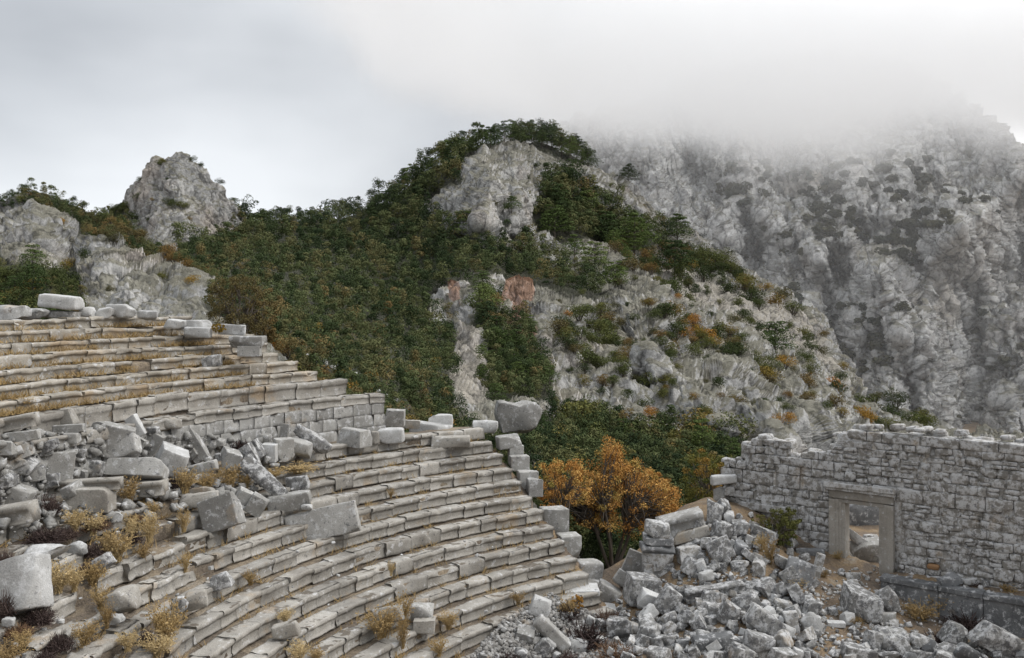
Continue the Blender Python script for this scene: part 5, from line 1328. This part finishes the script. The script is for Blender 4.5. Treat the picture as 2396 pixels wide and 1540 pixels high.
p = at(1665, 1235, 48); bigtree('tree', 'rounded tree turning from green to orange by the wall corner', 'tree', p, 3.9, 3.2, M_OLIVE, 130, 100, .09, 36, zlo=.15, stems=5)
p = at(1832, 1275, 34.6); bigtree('juniper', 'dark green juniper growing against the stage wall left of the doorway', 'juniper', p, 1.35, 1.35, M_BUSH, 90, 60, .07, 37, zlo=.05, stems=5)
for u, v, w_, h_, lb in [(1780,1245,.8,.6,'small dark juniper shoot under the dark lintel'), (1350,1425,.5,.45,'bright green weed at the end of the lowest rows'), (2290,1345,1.4,.5,'dark low bush at the foot of the tall wall'), (2240,1340,.9,.4,'smaller dark bush at the foot of the tall wall'), (512,772,.5,.3,'green tuft on the crest below the brown bush')]:
    q = hit(u, v) if v > 1000 else at(u, v + 6, 34.3)
    bigtree('bush', lb, 'bush', q, h_, w_, M_BUSH if 'weed' not in lb and 'tuft' not in lb else YELB, 34, 40, .05, int(u), zlo=.05, stems=4)

# dry yellow plants and dead brown brush
def dryplant(seed, n=34):
    R = random.Random(seed); st, tips = [], []
    for q in range(n):
        a = R.random() * 6.28; e = np.array([math.cos(a) * R.uniform(.1, .55), math.sin(a) * R.uniform(.1, .55), R.uniform(.45, 1.0)])
        b0 = np.array([R.gauss(0, .06), R.gauss(0, .06), 0]); st.append(tube(b0, e, .012, .006, 3, (0, 0, .08)))
        for w in range(7):
            f = R.uniform(.35, 1); s0 = b0 + (e - b0) * f; t = s0 + np.array([R.gauss(0, .12), R.gauss(0, .12), R.uniform(.02, .18)])
            st.append(tube(s0, t, .006, .004, 3)); tips.append(t)
    V, Q = leaves(tips, [.035] * len(tips), 5, .05, seed, shell=.1, jit=1.5)
    return joinm(st + [(V, Q)])
def twigs(seed, n=520):
    r_ = np.random.default_rng(seed); d = r_.normal(size=(n, 3)); d[:, 2] = np.abs(d[:, 2]) * .9; d /= np.linalg.norm(d, axis=1, keepdims=True)
    L = r_.uniform(.3, 1, (n, 1)); e = d * L * [.62, .62, .9] + r_.normal(size=(n, 3)) * .05; s = d * L * [.3, .3, .3] + r_.normal(size=(n, 3)) * .10
    s[:, 2] = np.abs(s[:, 2]); e[:, 2] = np.abs(e[:, 2])
    a = np.cross(e - s, r_.normal(size=(n, 3))); a /= np.linalg.norm(a, axis=1, keepdims=True)
    V = np.stack([s - a * .014, s + a * .014, e + a * .006, e - a * .006], 1).reshape(-1, 3)
    V2, Q2 = leaves([(0, 0, .28), (.25, 0, .2), (-.25, .1, .2), (0, .25, .2), (0, -.25, .2)], [(.42, .42, .34), (.3, .3, .3), (.3, .3, .3), (.3, .3, .25), (.3, .3, .25)], 150, .06, seed, shell=.1, jit=1.5)
    return joinm([(V, np.arange(len(V)).reshape(-1, 4)), (V2, Q2)])
DRY = [mesh('dry_plant', *dryplant(q), M_YEL) for q in range(5)]
TWG = [mesh('dead_brush', *twigs(q), M_TWIG) for q in range(5)]
def putp(lst, pool, name, what, cat, group):
    for k, (u, v, wpx, hpx, where) in enumerate(lst):
        p = hit(u, v); s = p[1] / F
        o = bpy.data.objects.new(name, TR.choice(pool)); COL.objects.link(o)
        o.location = (p[0], p[1], p[2] - .12); o.rotation_euler = (0, 0, TR.random() * 6.28); o.scale = (wpx * s, wpx * s, hpx * s)
        o['label'] = '%s %s' % (what, where); o['category'] = cat; o['group'] = group
Z3 = lambda x, y: (x * .3112, 1060.8 + y * .3112)
dl = []
for x, y, w, h, wh in [(1390,270,170,150,'right of the wide flat-topped slab'),(1560,270,150,130,'left of the mottled stone beam'),(1720,260,150,150,'behind the big square block'),(1850,250,120,110,'just below the mottled stone beam'),(960,350,170,150,'beside the upright ribbed seat block'),
    (560,560,180,140,'growing in the brown brush below the ribbed seat block'),(700,580,180,130,'below the ribbed seat block, on its right'),(980,540,120,90,'on the row edge left of the big square block'),(1150,430,110,80,'between two worn rows near the square block'),(1120,640,170,170,'in the middle of the overgrown rows'),(1380,560,110,130,'tall and thin, close to the big square block'),(1000,620,120,120,'in the brown brush above the split seat block'),
    (880,780,200,190,'large, right of the long low white rock'),(800,740,150,130,'just right of the dark rounded stone'),(440,1010,230,190,'right of the large white angular rock'),(560,1000,150,140,'between the white rock and the rows'),(700,960,190,140,'on the row under the dark rounded stone'),(1080,780,110,110,'on the fourth ragged row'),(1395,860,90,110,'squeezed in a joint of the rows'),
    (760,1130,150,130,'above the lower white stone'),(800,1280,110,160,'beside the small white stone on the lower rows'),(1250,1400,260,240,'largest, at the bottom in the lower left'),(1180,1500,240,150,'at the bottom edge below the largest one'),(640,1400,190,130,'in the brown brush near the bottom left'),(960,1450,170,120,'left of the largest one'),(60,1520,240,110,'at the bottom left corner'),(170,1440,150,110,'above the bottom left corner'),(1880,960,120,90,'in a gap of the middle rows'),(2140,1220,80,60,'on a low row right of the middle')]:
    dl.append((*Z3(x, y), w * .3112 * 1.2, h * .3112 * 1.35, wh))
Z4 = lambda x, y: (624 + x * .3125, 1123.2 + y * .3125)
for x, y, w, h, wh in [(930,110,60,55,'tiny, in a joint of an upper lower-tier row'),(1020,1050,170,170,'upright, left of the chunky perched boulder'),(860,1150,260,170,'broad, left of the chunky perched boulder'),(1020,1230,110,170,'below the chunky perched boulder'),(1360,1090,140,110,'round, right of the chunky perched boulder'),(240,1320,190,110,'at the bottom edge, left part'),(370,1330,130,90,'at the bottom edge beside another'),(140,1040,110,80,'on a row in the middle left'),(930,690,60,90,'slender, in a joint of the middle rows'),(1290,1290,140,110,'at the edge of the gravel'),(1880,900,110,70,'where the rows run into the gravel')]:
    dl.append((*Z4(x, y), w * .3125 * 1.2, h * .3125 * 1.35, wh))
for u, v, w, h, wh in [(700,1100,110,26,'low and spread along the top lower row'),(640,1110,70,26,'low, left end of the top lower row'),(45,945,60,30,'on the upper rows at the far left'),(290,860,50,16,'flat, on an upper row'),(1800,1320,40,70,'rusty, left of the blue-grey block'),(1780,1290,40,50,'rusty, on the scree below the juniper'),(2150,1450,90,50,'rusty, in the hollow below the low wall'),(2200,1420,70,40,'rusty, right of the pyramid-shaped rock'),(2330,1370,60,34,'yellowish, on the terrace by the tall wall'),(2360,1385,50,30,'yellowish, near the right edge on the terrace'),(1860,1370,60,26,'weedy, left of the path'),(2000,1460,50,30,'beside the pyramid-shaped rock'),(1330,1440,50,50,'rusty, in the dead brush by the beam'),(1960,1310,24,30,'small, at the left door jamb'),(1925,1350,30,26,'small, by the leaning jamb piece')]:
    dl.append((u, v, w, h, wh))
putp(dl, DRY, 'dry_plant', 'dry yellow plant', 'dry plant', 'dry yellow plants')
bl = []
for x, y, w, h, wh in [(350,420,220,190,'beside the jagged broken rock'),(330,640,300,170,'on the ledge under the left seat blocks'),(500,610,200,130,'right of the brush on the left ledge'),(700,540,260,110,'under the ribbed seat block'),(700,730,200,130,'right of the long low white rock'),(660,860,180,110,'over the dark rounded stone'),(30,800,150,150,'at the left edge above the white angular rock'),(30,1180,190,240,'at the left edge in front of the white angular rock'),(290,1240,260,190,'below the white angular rock'),(120,1330,240,110,'lower left, left of the long row'),(440,1440,230,180,'near the bottom left corner'),(1300,230,140,110,'left of the yellow plants on the walkway'),(1000,640,160,110,'between the ragged rows'),(1100,1390,130,140,'behind the largest yellow plant'),(1030,470,110,60,'small, beside the ribbed seat block'),(320,1520,200,110,'at the bottom edge, far left')]:
    bl.append((*Z3(x, y), w * .3112, h * .3112, wh))
for u, v, w, h, wh in [(560,1045,90,34,'low, at the foot of the tier wall'),(1370,1500,110,70,'right of the long pale beam'),(1420,1460,70,60,'right of the green weed'),(1330,1440,60,50,'left of the green weed'),(1440,1535,120,50,'at the bottom edge by the beam'),(1300,1540,110,34,'at the bottom edge left of the beam end'),(1180,1540,80,30,'at the bottom edge in the gravel'),(2260,1470,120,60,'in the hollow below the low wall'),(2190,1500,70,40,'small, in front of the hollow'),(2290,1370,60,30,'on the terrace at the tall wall'),(1760,1500,60,30,'in the lowest rubble')]:
    bl.append((u, v, w, h, wh))
putp(bl, TWG, 'dead_brush', 'dead purple-brown brush', 'brush', 'patches of dead brown brush')

# dry grass along the treads, too much to count
def drygrass(n, seed):
    r_ = np.random.default_rng(seed); S = []
    for q in range(n):
        if r_.random() < .68: k = r_.integers(2, 9); r = UPR[k] - .10; z = UPZ[k - 1] + 0.0; a = r_.uniform(2.5, 2.95) 
        else: k = r_.integers(1, NLOW); r = R0 - k * DR + .58; z = Z0 - k * DZ - .04; a = r_.uniform(A_END, 3.2)
        if r_.random() > .55 * (1 + fbm(np.array([[a * 9, k * 1.3, 0]]), 2)[0] * 3): continue
        S.append((r + r_.uniform(-.06, .06), z, a))
    P = np.array([(CX + r * math.cos(a), CY + r * math.sin(a), z) for r, z, a in S]); m = 9
    P = np.repeat(P, m, 0); d = r_.normal(size=P.shape) * [.10, .10, 0] + np.array([0, 0, 1]) * r_.uniform(.06, .22, (len(P), 1)); b0 = P + r_.normal(size=P.shape) * [.07, .07, 0]
    a = np.cross(d, r_.normal(size=P.shape)); a /= np.linalg.norm(a, axis=1, keepdims=True); a *= .010
    V = np.stack([b0 - a, b0 + a, b0 + d + a * .4, b0 + d - a * .4], 1).reshape(-1, 3)
    c = V.mean(0); c[2] = V[:, 2].min()
    o = obj('dry_grass', mesh('dry_grass', V - c, np.arange(len(V)).reshape(-1, 4), M_YEL), tuple(c), kind='stuff'); lab(o, 'short dry ochre grass growing along the seat rows', 'grass')
drygrass(2300, 3)

# ------------------------------------------------------------------ the low cloud round the mountain tops
CL, nt, b = newmat('cloud')
nt.nodes.remove(b); out = nt.nodes['Material Output']
pv = nd(nt, 'ShaderNodeVolumePrincipled'); pv.inputs['Color'].default_value = (0.97, 0.975, 0.985, 1); pv.inputs['Anisotropy'].default_value = 0.0
nt.links.new(pv.outputs[0], out.inputs['Volume'])
geo = nd(nt, 'ShaderNodeNewGeometry').outputs['Position']
sp = nd(nt, 'ShaderNodeSeparateXYZ'); nt.links.new(geo, sp.inputs[0]); x, y, z = sp.outputs
cn = noise(nt, geo, 0.010, 6, 0.6, vec=(1, .7, 1.0))
# underside rises away from the viewer and towards the right
e = math_(nt, 'SUBTRACT', z, math_(nt, 'ADD', math_(nt, 'MULTIPLY', y, 0.153), -9.0))
e = math_(nt, 'SUBTRACT', e, math_(nt, 'MULTIPLY', math_(nt, 'MAXIMUM', math_(nt, 'SUBTRACT', x, 110.0), 0.0), 0.05))
e = math_(nt, 'ADD', e, math_(nt, 'MULTIPLY', math_(nt, 'SUBTRACT', cn, 0.5), 150.0))
# the bank thins out to the left
xr = math_(nt, 'DIVIDE', x, y)
e = math_(nt, 'SUBTRACT', e, math_(nt, 'MULTIPLY', math_(nt, 'MAXIMUM', math_(nt, 'SUBTRACT', 0.05, xr), 0.0), 260.0))
mr = nd(nt, 'ShaderNodeMapRange'); mr.interpolation_type = 'SMOOTHERSTEP'
mr.inputs[1].default_value = 0.0; mr.inputs[2].default_value = 48.0; mr.inputs[3].default_value = 0.0; mr.inputs[4].default_value = 0.0075
mr2 = nd(nt, 'ShaderNodeMapRange'); mr2.interpolation_type = 'SMOOTHERSTEP'
mr2.inputs[1].default_value = 50.0; mr2.inputs[2].default_value = 120.0; mr2.inputs[3].default_value = 1.0; mr2.inputs[4].default_value = 0.0
nt.links.new(e, mr.inputs[0]); nt.links.new(e, mr2.inputs[0])
nt.links.new(math_(nt, 'ADD', math_(nt, 'MULTIPLY', mr.outputs[0], mr2.outputs[0]), 0.0003), pv.inputs['Density'])
V = np.array([(a, b_, c_) for a in (-120, 640) for b_ in (262, 820) for c_ in (-75, 330)], float)
c = V.mean(0); c[2] = -75
o = obj('cloud', mesh('cloud', V - c, np.array([[0, 1, 3, 2], [4, 6, 7, 5], [0, 4, 5, 1], [2, 3, 7, 6], [0, 2, 6, 4], [1, 5, 7, 3]]), CL), tuple(c), kind='stuff')
lab(o, 'low grey cloud hiding the head of the far mountain', 'cloud')
